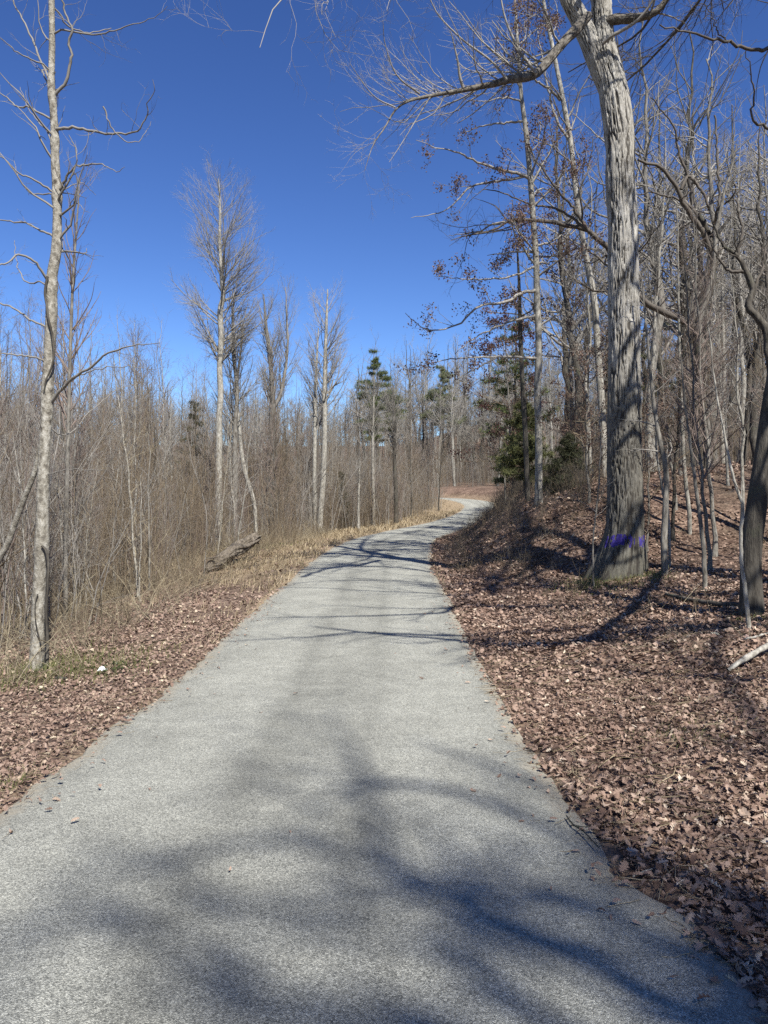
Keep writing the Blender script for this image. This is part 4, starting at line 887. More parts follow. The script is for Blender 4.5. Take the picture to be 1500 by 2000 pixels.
# far woods as one mass, through geometry nodes
def hidden_collection(name, meshes_list):
    c = bpy.data.collections.new(name)
    for i, me in enumerate(meshes_list):
        o = bpy.data.objects.new(name + '_source', me); c.objects.link(o)
    return c
def instancer(name, P, coll, smin, smax, label, seed=0, tilt=.08, kind='stuff'):
    me = bpy.data.meshes.new(name); P = np.asarray(P, dtype=np.float32)
    me.vertices.add(len(P)); me.vertices.foreach_set('co', P.ravel()); me.update()
    o = link(name, me); tag(o, label, kind=kind)
    ng = bpy.data.node_groups.new(name, 'GeometryNodeTree')
    ng.interface.new_socket('Geometry', in_out='INPUT', socket_type='NodeSocketGeometry'); ng.interface.new_socket('Geometry', in_out='OUTPUT', socket_type='NodeSocketGeometry')
    N = ng.nodes; gi = N.new('NodeGroupInput'); go = N.new('NodeGroupOutput'); ip = N.new('GeometryNodeInstanceOnPoints'); ci = N.new('GeometryNodeCollectionInfo')
    ci.inputs['Collection'].default_value = coll; ci.inputs['Separate Children'].default_value = True; ci.inputs['Reset Children'].default_value = True
    rr = N.new('FunctionNodeRandomValue'); rr.data_type = 'FLOAT_VECTOR'; rr.inputs[0].default_value = (-tilt, -tilt, 0); rr.inputs[1].default_value = (tilt, tilt, 6.283); rr.inputs['Seed'].default_value = seed
    rs = N.new('FunctionNodeRandomValue'); rs.inputs[2].default_value = smin; rs.inputs[3].default_value = smax; rs.inputs['Seed'].default_value = seed + 5
    ip.inputs['Pick Instance'].default_value = True
    Lk = ng.links.new; Lk(gi.outputs[0], ip.inputs['Points']); Lk(ci.outputs[0], ip.inputs['Instance']); Lk(rr.outputs[0], ip.inputs['Rotation']); Lk(rs.outputs[1], ip.inputs['Scale']); Lk(ip.outputs[0], go.inputs[0])
    md = o.modifiers.new('scatter', 'NODES'); md.node_group = ng
    return o
def whole(parts, name):
    """trunk, crown joined for mass planting"""
    V = []; Q = []; n = 0; mats = []; mi = []
    for k_, (nm, me) in enumerate(parts):
        co = np.empty(len(me.vertices) * 3, dtype=np.float32); me.vertices.foreach_get('co', co); co = co.reshape(-1, 3)
        vi = np.empty(len(me.loops), dtype=np.int32); me.loops.foreach_get('vertex_index', vi)
        k4 = len(me.loops) // len(me.polygons); V.append(co); Q.append(vi.reshape(-1, k4) + n); n += len(co); mats.append(me.materials[0]); mi.append(np.full(len(Q[-1]), k_))
    return mesh_from(name, np.concatenate(V), Q, None, True, None, mats, np.concatenate(mi))
cw = hidden_collection('far_wood', [whole(PRO[k_][i_][0], 'far_wood_tree') for k_, i_ in (('tall', 0), ('tall', 1), ('spread', 0), ('pole', 0), ('pole', 1), ('pole', 2))])
FW = scatter_w(1500, wedge(-250, 1900, 84, 190), 1.25, lambda x, y: abs(sd(x, y)) > 12 and (y > 98 or x > 16 or x < -30) and not (690 < 750 + x * F / y < 785 and y < 112))
P_ = np.array([(x, y, tz(x, y)) for x, y in FW])
instancer('far_woods', P_, cw, .6, 1.0, 'mass of bare far woods closing the view behind the nearer trees', 3, .03)

PB = [(x, y) for x, y in scatter(260, U_(-60, 60), U_(-70, 9), 2.6, lambda x, y: (x < -8 or x > 13 or y < -34) and abs(sd(x, y)) > 6 and not (x > 0 and y > -30 and x < 26) and abs(x) * .5 + 0 > y)]
instancer('woods_behind', np.array([(x, y, tz(x, y)) for x, y in PB]), cw, .8, 1.15, 'bare woods on both sides of the road behind the viewer', 23, .03)
# ------------------------------------------------------------------ undergrowth
def shrub(seed, H, n, mat, spread=.5, cross=False, dens=1.):
    rng = np.random.default_rng(seed); a = Acc(); k = 8
    st_ = rng.normal(size=(n, 3)) * np.array([spread, spread, 0]) * .35
    d = norm(rng.normal(size=(n, 3)) * np.array([.3, .3, 0]) * (2.2 if cross else .42) + np.array([0, 0, 1]))
    Lh = H * (.5 + .6 * rng.random(n)); P_ = np.empty((n, k, 3)); P_[:, 0] = st_
    for j in range(1, k):
        P_[:, j] = P_[:, j - 1] + d * (Lh / (k - 1))[:, None]; d = norm(d + rng.normal(size=(n, 3)) * (.13 if cross else .10) + np.array([0, 0, -.06 if cross else .06]))
    R_ = (.003 + .0019 * Lh)[:, None] * np.linspace(1, .3, k)[None]
    R_ = R_ * (.6 + 1.3 * rng.random(n) ** 2)[:, None]
    a.tub(P_, R_, 4)
    for p, r, s in twigs([(P_, R_)], [dict(per_m=(2.4 if cross else 3.2) * dens, t0=.15, ln=(.2, .45), lmax=.9, ang=(25, 65), k=5, jit=.17, trop=.03, sides=3, rmin=.0028), dict(per_m=3.5 * dens, ln=(.3, .7), lmax=.35, ang=(25, 60), k=3, jit=.2, sides=3, rmin=.0022)], rng): a.tub(p, r, s)
    return a.mesh('shrub_stems', M[mat])
cu = hidden_collection('thicket', [shrub(208, 6.2, 7, 'twig_brown', 1.2), shrub(209, 5.6, 7, 'twig_grey', 1.2), shrub(201, 3.4, 12, 'twig_brown', 1.0), shrub(202, 2.6, 14, 'twig_brown', 1.1), shrub(203, 4.2, 8, 'twig_brown', 1.0), shrub(204, 3.0, 12, 'twig_red', 1.0), shrub(206, 1.6, 16, 'twig_brown', 1.3, True), shrub(207, 3.4, 9, 'twig_grey', 1.0)])
cl = hidden_collection('brush', [shrub(211, 1.1, 16, 'twig_brown', .8, True), shrub(212, .9, 18, 'twig_tan', .9, True), shrub(213, 1.4, 12, 'twig_brown', .7), shrub(214, .8, 16, 'twig_dark', .8, True), shrub(215, 1.8, 8, 'twig_tan', 1.0, True, .5), shrub(216, 1.3, 12, 'twig_tan', .9, True, .6)])
pts = scatter_w(1100, wedge(-260, 700, 9.5, 70), .42, lambda x, y: sd(x, y) < -(5.4 if y > 20 else 5.0)) + scatter_w(330, wedge(600, 890, 42, 82), .55, lambda x, y: -16 < sd(x, y) < -4.0)
instancer('thicket', np.array([(x, y, tz(x, y) - .05) for x, y in pts]), cu, .65, 1.25, 'dense tangle of thin bare brush filling the woods left of the road', 11, .07)
pts = scatter_w(430, wedge(-260, 640, 7.5, 40), .3, lambda x, y: -8 < sd(x, y) < -(3.7 if y > 18 else 3.35)) + scatter_w(60, wedge(560, 880, 40, 80), .6, lambda x, y: -7 < sd(x, y) < -3.6)
instancer('low_brush', np.array([(x, y, tz(x, y) - .03) for x, y in pts]), cl, .5, 1.0, 'low brown brush and briars along the edge of the left thicket', 13, .3)
cb = hidden_collection('bank_bramble', [shrub(221, 1.2, 16, 'twig_dark', .8, True), shrub(222, 1.0, 18, 'twig_brown', .9, True), shrub(223, 1.5, 14, 'twig_dark', .8), shrub(224, 1.3, 14, 'twig_brown', .8)])
pts = scatter_w(420, wedge(840, 1260, 15, 42), .2, lambda x, y: (2.3 if y < 26 else 2.6) < sd(x, y) < 4.2 and (y > 17.5 or sd(x, y) > 3))
instancer('bank_brush', np.array([(x, y, tz(x, y) - .03) for x, y in pts]), cb, .16, .5, 'dark low brambles growing on the steep face of the right bank', 17, .4)
pts = scatter_w(340, wedge(900, 1260, 16, 42), .25, lambda x, y: 4.0 < sd(x, y) < 8) + scatter_w(120, wedge(1000, 1600, 20, 60), .8, lambda x, y: sd(x, y) > 8)
instancer('bank_top_brush', np.array([(x, y, tz(x, y) - .03) for x, y in pts]), cb, .35, .9, 'dark tangled brush along the top of the right bank', 16, .35)
pts = scatter_w(60, wedge(1000, 1540, 8, 20), .6, lambda x, y: sd(x, y) > 3.2 and not (abs(x - 4.5) < .7 and abs(y - 14) < .8))
instancer('slope_sprigs', np.array([(x, y, tz(x, y) - .03) for x, y in pts]), cl, .25, .55, 'sparse dead sprigs poking out of the leaves on the right slope', 18, .3)
pts = scatter_w(420, wedge(940, 1700, 22, 80), .8, lambda x, y: sd(x, y) > 6.5) + scatter_w(420, wedge(720, 1120, 86, 118), .55, lambda x, y: sd(x, y) > 3.4)
instancer('slope_thicket', np.array([(x, y, tz(x, y) - .05) for x, y in pts]), cu, .6, 1.2, 'bare brush between the trunks on the right slope', 19, .07)

pts = scatter_w(620, wedge(-200, 1000, 84, 185), 1.1, lambda x, y: abs(sd(x, y)) > 7 and (y > 96 or sd(x, y) < 0 or x > 12))
instancer('far_brush', np.array([(x, y, tz(x, y) - .1) for x, y in pts]), cu, .8, 1.35, 'hazy brown brush under the far woods', 29, .04)

# ------------------------------------------------------------------ evergreens
def pine(name, label, x, y, H, crown0, rad, mat, seed, tiers=14, clump=26, nsize=(.18, .34), gaps=.3, bark='bark_dark', dens=1., cat='pine tree'):
    rng = np.random.default_rng(seed); z0 = tz(x, y)
    P_, R_ = line(rng, (0, 0, -.1), H, .011 * H + .01, .01, 18, .012)
    tr = Acc(); tr.tub(P_, R_, 9); fo = Acc(); ctr = []
    for i in range(tiers):
        t = crown0 + (1 - crown0) * (i + .3 * rng.random()) / tiers
        p0 = lerp_t(P_, R_, min(t, .995)); rr = rad * (1 - ((t - crown0) / (1 - crown0)) ** 1.4 * .85)
        nb = 6
        for j in range(nb):
            if rng.random() < gaps: continue
            t_ = np.clip(t + rng.normal() * .6 * (1 - crown0) / tiers, crown0 * .9, .995); p0 = lerp_t(P_, R_, t_)
            az = rng.random() * 2 * PI; L_ = rr * (.35 + .8 * rng.random()); k = 7
            s = np.linspace(0, 1, k); up = .12 + .25 * rng.random()
            B = np.stack([p0[0] + np.cos(az) * L_ * s, p0[1] + np.sin(az) * L_ * s, p0[2] + L_ * (up * s - .25 * s * s + .12 * s ** 4)], 1)
            B[1:] += rng.normal(size=(k - 1, 3)) * L_ * .03
            tr.tub(B[None], (.012 + .006 * L_) * np.linspace(1, .25, k)[None], 4)
            m_ = int(clump * L_ / rad * dens) + 3
            q = .3 + .7 * rng.random(m_) ** .7
            c = np.stack([np.interp(q, s, B[:, a]) for a in range(3)], 1) + rng.normal(size=(m_, 3)) * np.array([.2, .2, .06]) * (L_ * .5 + .25)
            ctr.append(c)
    c = np.concatenate(ctr)
    # needle tufts: thin blades bursting from each centre
    nn = 15; cc = np.repeat(c, nn, 0); d = norm(rng.normal(size=(len(cc), 3)) + np.array([0, 0, .35])); s = (nsize[0] + (nsize[1] - nsize[0]) * rng.random((len(cc), 1)))
    w = norm(np.cross(d, rng.normal(size=(len(cc), 3)))) * s * .055
    V = np.stack([cc - w, cc + w, cc + d * s], 1).reshape(-1, 3); i = np.arange(len(V)).reshape(-1, 3)
    fo.add(V, i, np.repeat(np.clip(.5 + .25 * rng.normal(size=len(cc)), 0, 1), 3))
    e = empty(name, (x, y, z0)); tag(e, label, cat)
    link('trunk', tr.mesh('trunk', M[bark]), e); link('foliage', fo.mesh('foliage', M[mat], False, True), e)
    return e
def pxx(px, y): return (px - 750) * y / F
pine('pine_tree', 'tall dark green pine standing above the bare trees at the centre', pxx(738, 78), 78, 15.6, .42, 3.3, 'needle', 301, 12, 60, (.22, .42), .22)
pine('pine_tree', 'pale green rounded pine top beyond the road bend', pxx(866, 104), 104, 16.5, .5, 2.8, 'needle_pale', 302, 12, 40, (.35, .6), .1)
pine('pine_tree', 'tall green pine half hidden behind the brown leafed oak', pxx(1012, 34), 34, 8.6, .3, 2.0, 'needle', 303, 12, 22, (.18, .3), .35)
pine('young_pine', 'yellow green young pine on the bank left of the brown leafed oak', pxx(1024, 24.5), 24.5, 3.3, .2, 1.0, 'needle_yellow', 304, 12, 26, (.12, .24), .15)
pine('young_pine', 'darker green young pine beside the road bank below the wine red leaves', pxx(1004, 28), 28, 2.5, .25, .7, 'needle', 305, 9, 22, (.12, .2), .2)
pine('cedar_tree', 'dark little cedar on the bank between the oak and the young pines', pxx(1105, 21), 21, 1.7, .05, .7, 'cedar', 306, 12, 26, (.08, .15), .1, cat='cedar')
pine('cedar_tree', 'small dark cedar in the thicket right of the paired pale trunks', pxx(664, 47), 47, 3.9, .1, 1.0, 'cedar', 307, 12, 22, (.16, .28), .15, cat='cedar')
pine('cedar_tree', 'tall dim cedar in the left woods behind the pale poplar', pxx(385, 50), 50, 9.2, .3, 1.5, 'cedar', 308, 12, 14, (.18, .3), .3, cat='cedar')
pine('pine_tree', 'green pine deep in the woods right of the banded oak', pxx(1290, 48), 48, 11, .35, 2.0, 'needle', 310, 10, 14, (.25, .4), .4)

# ------------------------------------------------------------------ leaf litter
LT = []  # outline of a lobed oak leaf, x along, y across
_o = [(0, 0), (.12, .05), (.25, .22), (.34, .10), (.48, .30), (.56, .13), (.70, .31), (.78, .14), (.90, .17), (1, 0)]
def leaf_template(simple=False):
    if simple:
        V = np.array([(0, 0, 0), (.3, .24, 0), (.72, .26, 0), (1, 0, 0), (.72, -.26, 0), (.3, -.24, 0)], float); V[:, 0] -= .5
        return V, np.array([(0, 1, 5), (1, 2, 5), (2, 4, 5), (2, 3, 4)])
    up = [(a, b_, 0) for a, b_ in _o[1:-1]]; dn = [(a, -b_, 0) for a, b_ in _o[1:-1]]; mid = [(a, 0, 0) for a, _ in _o]
    V = np.array(mid + up + dn, float); V[:, 0] -= .5; T = []; nM = len(_o)
    for i in range(nM - 1):
        for off, fl in ((nM, 0), (nM + nM - 2, 1)):
            a, b_ = i, i + 1; ua = off + i - 1 if i > 0 else None; ub = off + i if i + 1 < nM - 1 else None
            if ua is None: t = [(a, b_, ub)]
            elif ub is None: t = [(a, b_, ua)]
            else: t = [(a, b_, ub), (a, ub, ua)]
            for q_ in t: T.append(q_ if not fl else q_[::-1])
    return V, np.array(T)
def leaf_field(x, y, rng, size, simple, lift=(0, .035), tiltsd=.38, tint=None):
    V0, T0 = leaf_template(simple); n = len(x); z = terrain(x, y)
    s = size[0] + (size[1] - size[0]) * rng.random(n) ** 1.3
    V = np.repeat(V0[None], n, 0)
    c1 = rng.normal(size=n) * .9; c2 = .5 + rng.normal(size=n) * 1.2
    V[:, :, 2] += c1[:, None] * (V[:, :, 0] ** 2 - .08) + c2[:, None] * V[:, :, 1] ** 2 + (rng.normal(size=n) * .4)[:, None] * V[:, :, 0] * V[:, :, 1]
    V[:, :, 1] *= (.45 + .85 * rng.random(n))[:, None]; V[:, :, 0] = np.minimum(V[:, :, 0], (.1 + .9 * rng.random(n) ** .5)[:, None])
    V *= s[:, None, None]
    a = rng.random(n) * 2 * PI; tx_ = rng.normal(size=n) * tiltsd; ty_ = rng.normal(size=n) * tiltsd
    def rot(V, i, j, an):
        c, s_ = np.cos(an)[:, None], np.sin(an)[:, None]; A, B = V[:, :, i].copy(), V[:, :, j].copy()
        V[:, :, i] = c * A - s_ * B; V[:, :, j] = s_ * A + c * B
    rot(V, 1, 2, tx_); rot(V, 0, 2, ty_); rot(V, 0, 1, a)
    lz = lift[0] + (lift[1] - lift[0]) * rng.random(n)
    mn = V[:, :, 2].min(1); V[:, :, 2] += (z + lz - np.maximum(mn, -.012) * .7)[:, None]
    V[:, :, 0] += x[:, None]; V[:, :, 1] += y[:, None]
    T = T0[None] + (np.arange(n) * len(V0))[:, None, None]
    t = np.clip(.46 + .2 * rng.normal(size=n) + .35 * (fbm(x * 1.3, y * 1.3) - .5) + (rng.random(n) < .05) * .35, 0, 1) if tint is None else tint
    return V.reshape(-1, 3), T.reshape(-1, 3), np.repeat(t, len(V0)), V, T0
def in_view(x, y, z=0, m_=120):
    px = 750 + x * F / y; return (px > -m_) & (px < 1500 + m_) & (y > 1.9)
rng = np.random.default_rng(77)
def pts_between(y0, y1, d0, d1, dens, fall=None):
    xa, xb = (-750 - 150) * y1 / F, (750 + 150) * y1 / F
    n = int((xb - xa) * (y1 - y0) * dens); x = xa + (xb - xa) * rng.random(n); y = y0 + (y1 - y0) * rng.random(n)
    d, _, _ = road_coords(x, y)
    ok = (d > d0) & (d < d1) & in_view(x, y)
    if fall is not None: ok &= rng.random(n) < fall(x, y, d)
    return x[ok], y[ok], d[ok]
accR, accL = Acc(), Acc()
edgeR = lambda x, y, d: sstep(HW - .12, HW + .14, d + .30 * (fbm(x * 2.2, y * 2.2) - .5) + .16 * (fbm(x * 9, y * 9) - .5)) 
edgeL = lambda x, y, d: sstep(HW - .14, HW + .04, -d + .3 * (fbm(x * 3, y * 3) - .5)) * np.where(y > 12, .25 + .75 * sstep(.62, .42, fbm(x * .8, y * .5) + .25 * sstep(14, 24, y)), 1) * sstep(5.5, 3.9, -d - HW + .8)
big = []
for (y0, y1, dens, size, simple) in [(1.9, 4.5, 1500, (.022, .078), False), (4.5, 7.5, 1000, (.03, .075), False), (7.5, 12, 520, (.04, .09), True), (12, 18, 240, (.05, .11), True), (18, 32, 90, (.07, .14), True)]:
    x, y, d = pts_between(y0, y1, HW - .2, 7.5 if y1 < 13 else 6.5, dens, edgeR)
    if y0 < 2: near = (x, y)
    V, T, t, _, _ = leaf_field(x, y, rng, size, simple); accR.add(V, T, t)
    x, y, d = pts_between(y0, y1, -8.5, -HW + .1, dens * 1.0, edgeL)
    V, T, t, _, _ = leaf_field(x, y, rng, (size[0] * .8, size[1] * .85), simple, tint=np.clip(.52 + .22 * rng.normal(size=len(x)) - .0, 0, 1)); accL.add(V, T, t)
for (y0, y1, dens, size) in [(9, 16, 160, (.05, .1)), (16, 26, 75, (.07, .13)), (26, 50, 24, (.11, .2))]:
    x, y, d = pts_between(y0, y1, 6.4, 30, dens); k_ = rng.random(len(x)) < .25 + 1.1 * sstep(.4, .62, fbm(x * .7, y * .7))
    V, T, t, _, _ = leaf_field(x[k_], y[k_], rng, size, True); accR.add(V, T, t)
# stray leaves blown on the road edge
for sgn, acc in ((1, accR), (-1, accL)):
    x, y, d = pts_between(2, 14, -HW, HW, 150); e_ = HW - np.abs(d); k_ = (np.sign(d) == sgn) & (rng.random(len(x)) < np.exp(-e_ / .13) * .9 + .004)
    V0_, T0_, t_, VV_, _ = leaf_field(x[k_], y[k_], rng, (.03, .07), False, tiltsd=.15); zr2 = road_coords(x[k_], y[k_])[1]; tz2 = terrain(x[k_], y[k_])
    V0_ = V0_.reshape(len(zr2), -1, 3); V0_[:, :, 2] += (zr2 - tz2 + .004)[:, None]; acc.add(V0_.reshape(-1, 3), T0_, t_)
o = link('oak_leaf_litter', accR.mesh('oak_leaf_litter', M['litter_right'], False, True)); tag(o, 'deep brown litter of fallen oak leaves covering the ground right of the road', kind='stuff')
o = link('reddish_leaf_litter', accL.mesh('reddish_leaf_litter', M['litter'], False, True)); tag(o, 'pinkish brown fallen leaves carpeting the left verge', kind='stuff')
# the leaves that show largest: a separate piece each, on the ground
xs, ys, ds = pts_between(2.0, 4.6, HW - .10, 3.6, 55, edgeR)
xs, ys = xs[:260], ys[:260]
_, _, _, VV, T0 = leaf_field(xs, ys, rng, (.055, .095), False, lift=(.02, .045), tiltsd=.3)
tints = np.clip(.6 + .25 * rng.normal(size=len(xs)), 0, 1)
shapes = []
for i in range(len(xs)):
    V = VV[i] - np.array([xs[i], ys[i], VV[i][:, 2].mean()])
    if i < 40:
        shapes.append(mesh_from('leaf', V, T0, M['litter_right'], False, dict(tint=np.full(len(V), tints[i]))))
        mm = shapes[-1]
    else: mm = shapes[i % 40]
    o = link('leaf', mm, ground, (xs[i], ys[i], VV[i][:, 2].mean())); o.rotation_euler = (0, 0, 0 if i < 40 else rng.random() * 6.28)

# ------------------------------------------------------------------ grass
def blades(x, y, rng, h, w=.004, lean=.6, flatlie=0.):
    n = len(x); z = terrain(x, y) - .005
    p = np.stack([x, y, z], 1); az = rng.random(n) * 2 * PI; hh = h[0] + (h[1] - h[0]) * rng.random(n)
    ln = np.abs(rng.normal(size=n)) * lean + flatlie; dv = np.stack([np.cos(az) * ln, np.sin(az) * ln, np.ones(n)], 1); dv = norm(dv)
    sd_ = np.stack([-np.sin(az + .7), np.cos(az + .7), np.zeros(n)], 1) * w
    m_ = p + dv * (hh * .55)[:, None]; dv2 = norm(dv + np.stack([np.cos(az) * .7, np.sin(az) * .7, -.35 * np.ones(n)], 1)); tip = m_ + dv2 * (hh * .5)[:, None]
    tip[:, 2] = np.maximum(tip[:, 2], z + .006)
    V = np.stack([p - sd_, p + sd_, m_ + sd_ * .8, m_ - sd_ * .8, tip], 1); i = np.arange(n)[:, None] * 5
    return V.reshape(-1, 3), np.concatenate([i + np.array([[0, 1, 2]]), i + np.array([[0, 2, 3]]), i + np.array([[3, 2, 4]])]), np.repeat(np.clip(.55 + .25 * rng.normal(size=n), 0, 1), 5)
ga = Acc()
def straw_pts(y0, y1, n, d0, d1, thr=.0):
    x, y, d = pts_between(y0, y1, d0, d1, n)
    k = rng.random(len(x)) < straw_amount(d, x, y) * (.15 + 1.5 * sstep(.42, .6, fbm(x * 1.2 + 5, y * .9)))
    return x[k], y[k]
for y0, y1, n, h, w in [(2, 8, 260, (.04, .12), .0022), (8, 14, 170, (.07, .22), .004), (14, 22, 130, (.1, .3), .007), (22, 34, 95, (.12, .32), .011), (34, 60, 45, (.14, .34), .02), (60, 90, 14, (.06, .14), .03)]:
    x, y = straw_pts(y0, y1, n, -10, -HW - .0); ga.add(*blades(x, y, rng, h, w, .7))
    x, y = straw_pts(y0, y1, n, HW - .03, 5 if y0 > 30 else 2.2); ga.add(*blades(x, y, rng, (h[0] * .7, h[1] * .6), w, 1.2))
o = link('dry_grass', ga.mesh('dry_grass', M['straw'], False, True)); tag(o, 'straw coloured dry grass along both road edges', kind='stuff')
gg = Acc()
def blob(cx_, cy_, r, n, h, w, lean=.6):
    x = cx_ + rng.normal(size=n) * r; y = cy_ + rng.normal(size=n) * r; d, _, _ = road_coords(x, y); k = np.abs(d) > HW + .02; gg.add(*blades(x[k], y[k], rng, h, w, lean))
blob(-3.95, 8.9, .55, 1500, (.08, .24), .003); blob(-5.7, 29, 1.2, 1500, (.06, .16), .01); blob(2.35, 5.6, .22, 420, (.03, .08), .0018); blob(-2.35, 4.75, .12, 260, (.03, .09), .002); blob(3.9, 13.2, .35, 400, (.06, .15), .004)
blob(3.3, 4.3, .25, 240, (.03, .08), .0018); blob(4.6, 9.1, .2, 200, (.04, .1), .003)
blob(4.15, 13.55, .32, 350, (.06, .22), .004); blob(4.75, 13.5, .3, 300, (.06, .2), .004); blob(3.75, 13.9, .25, 260, (.06, .2), .004)
o = link('green_grass', gg.mesh('green_grass', M['green_grass'], False, True)); tag(o, 'sparse tufts of yellow green grass on the verges', kind='stuff')
# straw and twig bits on the ground: thin debris at the road edges
db = Acc()
def debris(n, cond, L_, r_, ymax=9):
    x = -4 + 8 * rng.random(n * 6); y = 2 + (ymax - 2) * rng.random(n * 6); d, _, _ = road_coords(x, y); k = cond(d) & in_view(x, y, 0, 60); x, y = x[k][:n], y[k][:n]; n = len(x)
    az = rng.random(n) * PI * 2; l = L_[0] + (L_[1] - L_[0]) * rng.random(n); kk = 4; P_ = np.empty((n, kk, 3)); P_[:, 0] = np.stack([x, y, y * 0], 1)
    for j in range(1, kk):
        az = az + rng.normal(size=n) * .35; P_[:, j] = P_[:, j - 1] + np.stack([np.cos(az), np.sin(az), az * 0], 1) * (l / (kk - 1))[:, None]
    dd, zr, _ = road_coords(P_[..., 0], P_[..., 1]); zt = np.where(np.abs(dd) < HW + .05, zr + .016, terrain(P_[..., 0], P_[..., 1]).ravel() + .03); P_[..., 2] = zt.reshape(n, kk) + rng.random((n, kk)) * .012
    db.add(*tubes(P_, np.full((n, kk), 1.) * (r_[0] + (r_[1] - r_[0]) * rng.random(n))[:, None], 3), tint=np.repeat(rng.random(n), kk * 3))
debris(1100, lambda d: np.abs(np.abs(d) - HW - .02) < .15, (.04, .18), (.0009, .002)); debris(120, lambda d: np.abs(np.abs(d) - HW + .1) < .25, (.04, .14), (.0008, .0015)); debris(420, lambda d: d > HW + .1, (.06, .35), (.001, .003)); debris(60, lambda d: d > HW + .1, (.2, .7), (.002, .005)); debris(260, lambda d: d < -HW - .1, (.08, .35), (.0012, .003), 12)
o = link('straw_debris', db.mesh('straw_debris', M['straw'], True, True)); tag(o, 'pine straw and tiny twigs scattered along the asphalt edges', kind='stuff')
# pebbles along the broken edge
# ------------------------------------------------------------------ single things on the ground
def stick(name, label, cat, pts, rads, mat, sides=8, k=24, seed=0, forks=()):
    rng_ = np.random.default_rng(seed); a = Acc(); P_ = catmull(np.array([(*p, r) for p, r in zip(pts, rads)]), k)
    P_[1:, :3] += rng_.normal(size=(k - 1, 3)) * rads[0] * .12
    a.tub(P_[None, :, :3], P_[None, :, 3] * (1 + .12 * rng_.normal(size=(1, k))), sides)
    # capped ends
    for f in forks:
        Q_ = catmull(np.array([(*p, r) for p, r in zip(*f)]), 10); a.tub(Q_[None, :, :3], Q_[None, :, 3], 6)
    base = pts[0]; V = np.concatenate(a.V) - np.array(base); me = mesh_from(name, V, [np.concatenate(q) for q in a.Q.values()], M[mat])
    o = link(name, me, None, base); tag(o, label, cat); return o
def g(px, y, up=0.):
    x = (px - 750) * y / F; return (x, y, tz(x, y) + up)
# pale stick at the right edge
stick('dead_branch', 'pale peeled stick lying on the leaves at the right edge', 'stick', [g(1422, 7.05, .03), g(1446, 7.12, .07), g(1480, 7.3, .10), g(1525, 7.5, .14), g(1580, 7.8, .12)], [.016, .026, .03, .032, .034], 'bark_pale', seed=1)
stick('dead_branch', 'short crooked twig lying at the foot of the thin pale sapling', 'stick', [g(1455, 8.1, .03), g(1470, 8.05, .05), g(1500, 8.2, .04), g(1540, 8.3, .03)], [.012, .012, .010, .008], 'bark_pale', seed=2)
# twig on the asphalt edge
def gr(px, y, up): x = (px - 750) * y / F; z = float(road_coords([x], [y])[1][0]); return (x, y, z + up)
stick('twig', 'dark forked twig lying on the asphalt at the right road edge', 'twig', [gr(1106, 4.12, .022), gr(1120, 3.98, .022), gr(1136, 3.9, .026), gr(1172, 3.66, .022)], [.004, .006, .0055, .003], 'bark_dark', 6, 18, 3,
      forks=[([gr(1121, 3.97, .025), gr(1140, 3.93, .03), gr(1160, 3.95, .03)], [.003, .002, .0012])])
stick('twig', 'pale bent twig on the litter edge below the forked twig', 'twig', [gr(1236, 3.32, .03), gr(1252, 3.34, .04), gr(1274, 3.38, .04)], [.003, .004, .0025], 'bark_pale', 6, 12, 4)
# fallen log on the left verge
lg = [g(402, 20.2, .10), g(425, 21, .22), g(455, 22.2, .38), (pxx(480, 23.0), 23.0, tz(pxx(480, 23.0), 23.0) + .52), (pxx(503, 23.8), 23.8, tz(pxx(503, 23.8), 23.8) + .66)]
rng_ = np.random.default_rng(5); Pg = catmull(np.array([(*p, r) for p, r in zip(lg, [.08, .17, .21, .19, .16])]), 60)
V, q, f_, _ = bark_tube(Pg[None, :, :3], Pg[None, :, 3] * (1 + .35 * (vnoise(np.arange(60) * .25, np.zeros(60)) - .5))[None], 60, .07, flare=False, fc=9, fz=6)
lb_ = lg[0]; le = empty('fallen_log', lb_); tag(le, 'rotting rough barked log lying on the dry grass of the left verge', 'log')
link('log_body', mesh_from('log_body', V - np.array(lb_), q, M['bark_log']), le)
a = Acc(); a.tub(*hand([(487, 1058), (500, 1058), (507, 1063)], 23.8, (7, 3), 8), 6); a.tub(*hand([(418, 1090), (405, 1100), (400, 1112)], 20.6, (6, 1), 8), 5); a.tub(*hand([(425, 1088), (402, 1092), (392, 1102)], 20.5, (4, 1), 8), 5)
link('broken_limb', mesh_from('broken_limb', np.concatenate(a.V) - np.array(lb_), np.concatenate(a.Q[4]), M['bark_log']), le)
ec = Pg[-1]; th = np.linspace(0, 2 * PI, 25)[:-1]; T_ = norm(Pg[-1, :3] - Pg[-2, :3]); A_ = norm(np.cross(T_, [0, 0, 1.])); B_ = np.cross(T_, A_)
Vd = np.concatenate([[ec[:3] + T_ * .02], ec[:3] + ec[3] * (.92 + .1 * rng_.random((24, 1))) * (A_ * np.cos(th)[:, None] + B_ * np.sin(th)[:, None])])
link('sawn_end', mesh_from('sawn_end', Vd - np.array(lb_), np.array([(0, i + 1, (i + 1) % 24 + 1) for i in range(24)]), M['twig_tan']), le)
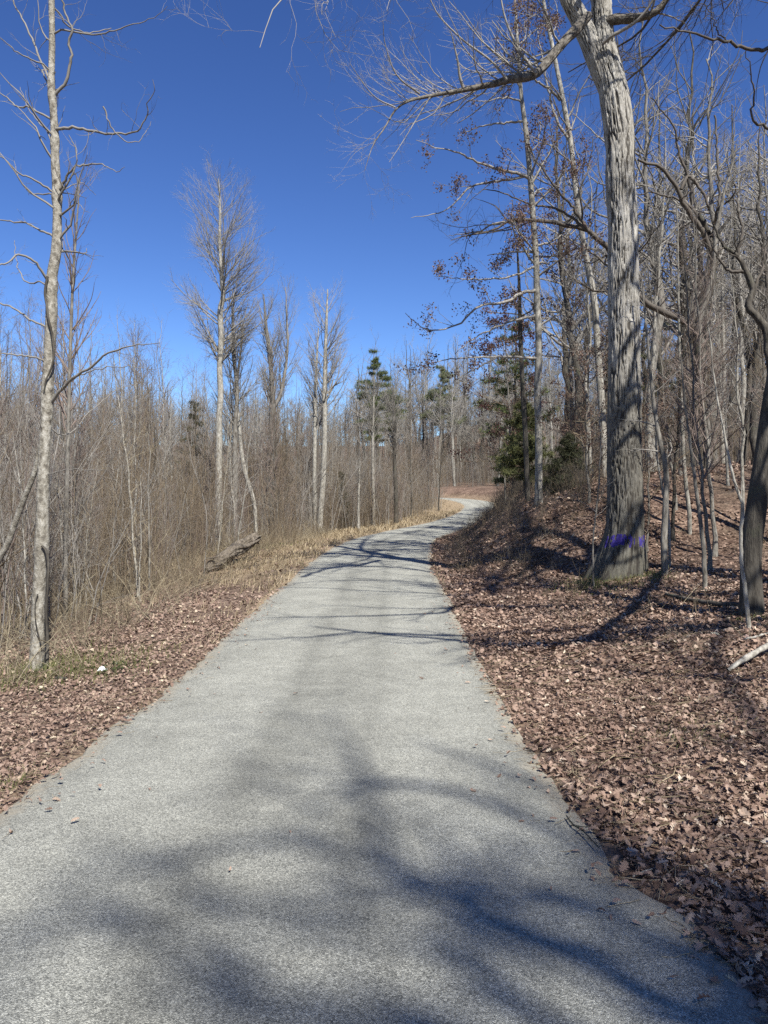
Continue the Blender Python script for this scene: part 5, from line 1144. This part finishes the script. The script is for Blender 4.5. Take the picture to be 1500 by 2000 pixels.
# dark stick at the foot of the left tree
stick('dead_branch', 'short dark stick lying in the grass at the foot of the knobbly roadside tree', 'stick', [g(108, 8.35, .03), g(118, 8.3, .05), g(130, 8.35, .04)], [.016, .02, .012], 'bark_dark', seed=6)
stick('dead_branch', 'thin pale stick leaning in the brush before the fallen log', 'stick', [g(252, 12.6, .02), g(246, 12.4, .2), g(238, 12.2, .42)], [.012, .01, .006], 'twig_tan', seed=7)
stick('dead_branch', 'long dark limb on the ground between the oak foot and the dark right trunk', 'stick', [g(1300, 11.5, .04), g(1350, 10.8, .06), g(1400, 10.2, .05), g(1455, 9.8, .05)], [.02, .03, .035, .04], 'bark_dark', seed=8)
# crumpled white litter
rng_ = np.random.default_rng(9); n_ = 12; uu_, vv_ = np.meshgrid(np.linspace(0, 1, n_), np.linspace(0, 1, n_)); bx = g(200, 8.6)
zz_ = .035 * fbm(uu_ * 5, vv_ * 5) + .045 * np.sin(uu_ * PI) * np.sin(vv_ * PI)
Vw = np.stack([(uu_ - .5) * .095, (vv_ - .5) * .065, zz_], -1).reshape(-1, 3); ix = np.arange(n_ * n_).reshape(n_, n_)
wq = np.stack([ix[:-1, :-1], ix[:-1, 1:], ix[1:, 1:], ix[1:, :-1]], -1).reshape(-1, 4)
wm = NB('white_paper'); wm.col(wm.mix(wm.noise(30, wm.coord(), 2), (.6, .6, .58), (.75, .75, .73)), .6)
o = link('crumpled_paper', mesh_from('crumpled_paper', Vw, wq, wm.m, False), None, (bx[0], bx[1], bx[2] + .045)); tag(o, 'small crumpled white scrap of paper on the left leaf litter', 'litter')
# little green plant beside it
rng_ = np.random.default_rng(10); gpx = g(229, 8.55); la = Acc(); c_ = rng_.normal(size=(70, 3)) * np.array([.09, .06, .03]) + np.array([0, 0, .09])
la.add(*leaf_quads(c_, rng_, (.03, .05), 1, .01, .3)); sa = Acc(); k = 4
P_ = np.stack([np.zeros((14, 3)), c_[:14] * .5, c_[:14]], 1); sa.tub(P_, np.full((14, 3), .002), 3)
e = empty('green_plant', gpx); tag(e, 'small dark green leafy plant beside the white scrap on the left verge', 'plant'); link('leaves', la.mesh('leaves', M['green_leaf'], False, True), e); link('stem', sa.mesh('stem', M['twig_brown']), e)
# pale stone on the right litter
import bmesh
def rock(name, label, loc, s, seed, col):
    bm = bmesh.new(); bmesh.ops.create_icosphere(bm, subdivisions=3, radius=1)
    rng_ = np.random.default_rng(seed); co = np.array([v.co for v in bm.verts]); kf = .75 + .6 * fbm(co[:, 0] * 1.3 + seed, co[:, 1] * 1.3, co[:, 2] * 1.3)
    for v_, f_ in zip(bm.verts, kf): v_.co = Vector((v_.co.x * f_ * s[0], v_.co.y * f_ * s[1], v_.co.z * f_ * s[2]))
    me = bpy.data.meshes.new(name); bm.to_mesh(me); bm.free(); mt = NB(name + '_stone'); vv = mt.coord(); mt.col(mt.mix(mt.noise(30, vv, 4), col, tuple(c * .6 for c in col))); mt.bump(mt.noise(60, vv), .01); me.materials.append(mt.m)
    o = link(name, me, None, loc); tag(o, label, 'stone'); return o
rock('stone', 'small pale yellowish stone half buried in leaves on the right slope', g(1396, 8.6, .01), (.055, .04, .035), 1, (.6, .55, .38))
rock('stone', 'small pinkish stone at the foot of the thin pale sapling', g(1458, 8.2, .01), (.035, .03, .05), 2, (.5, .36, .29))
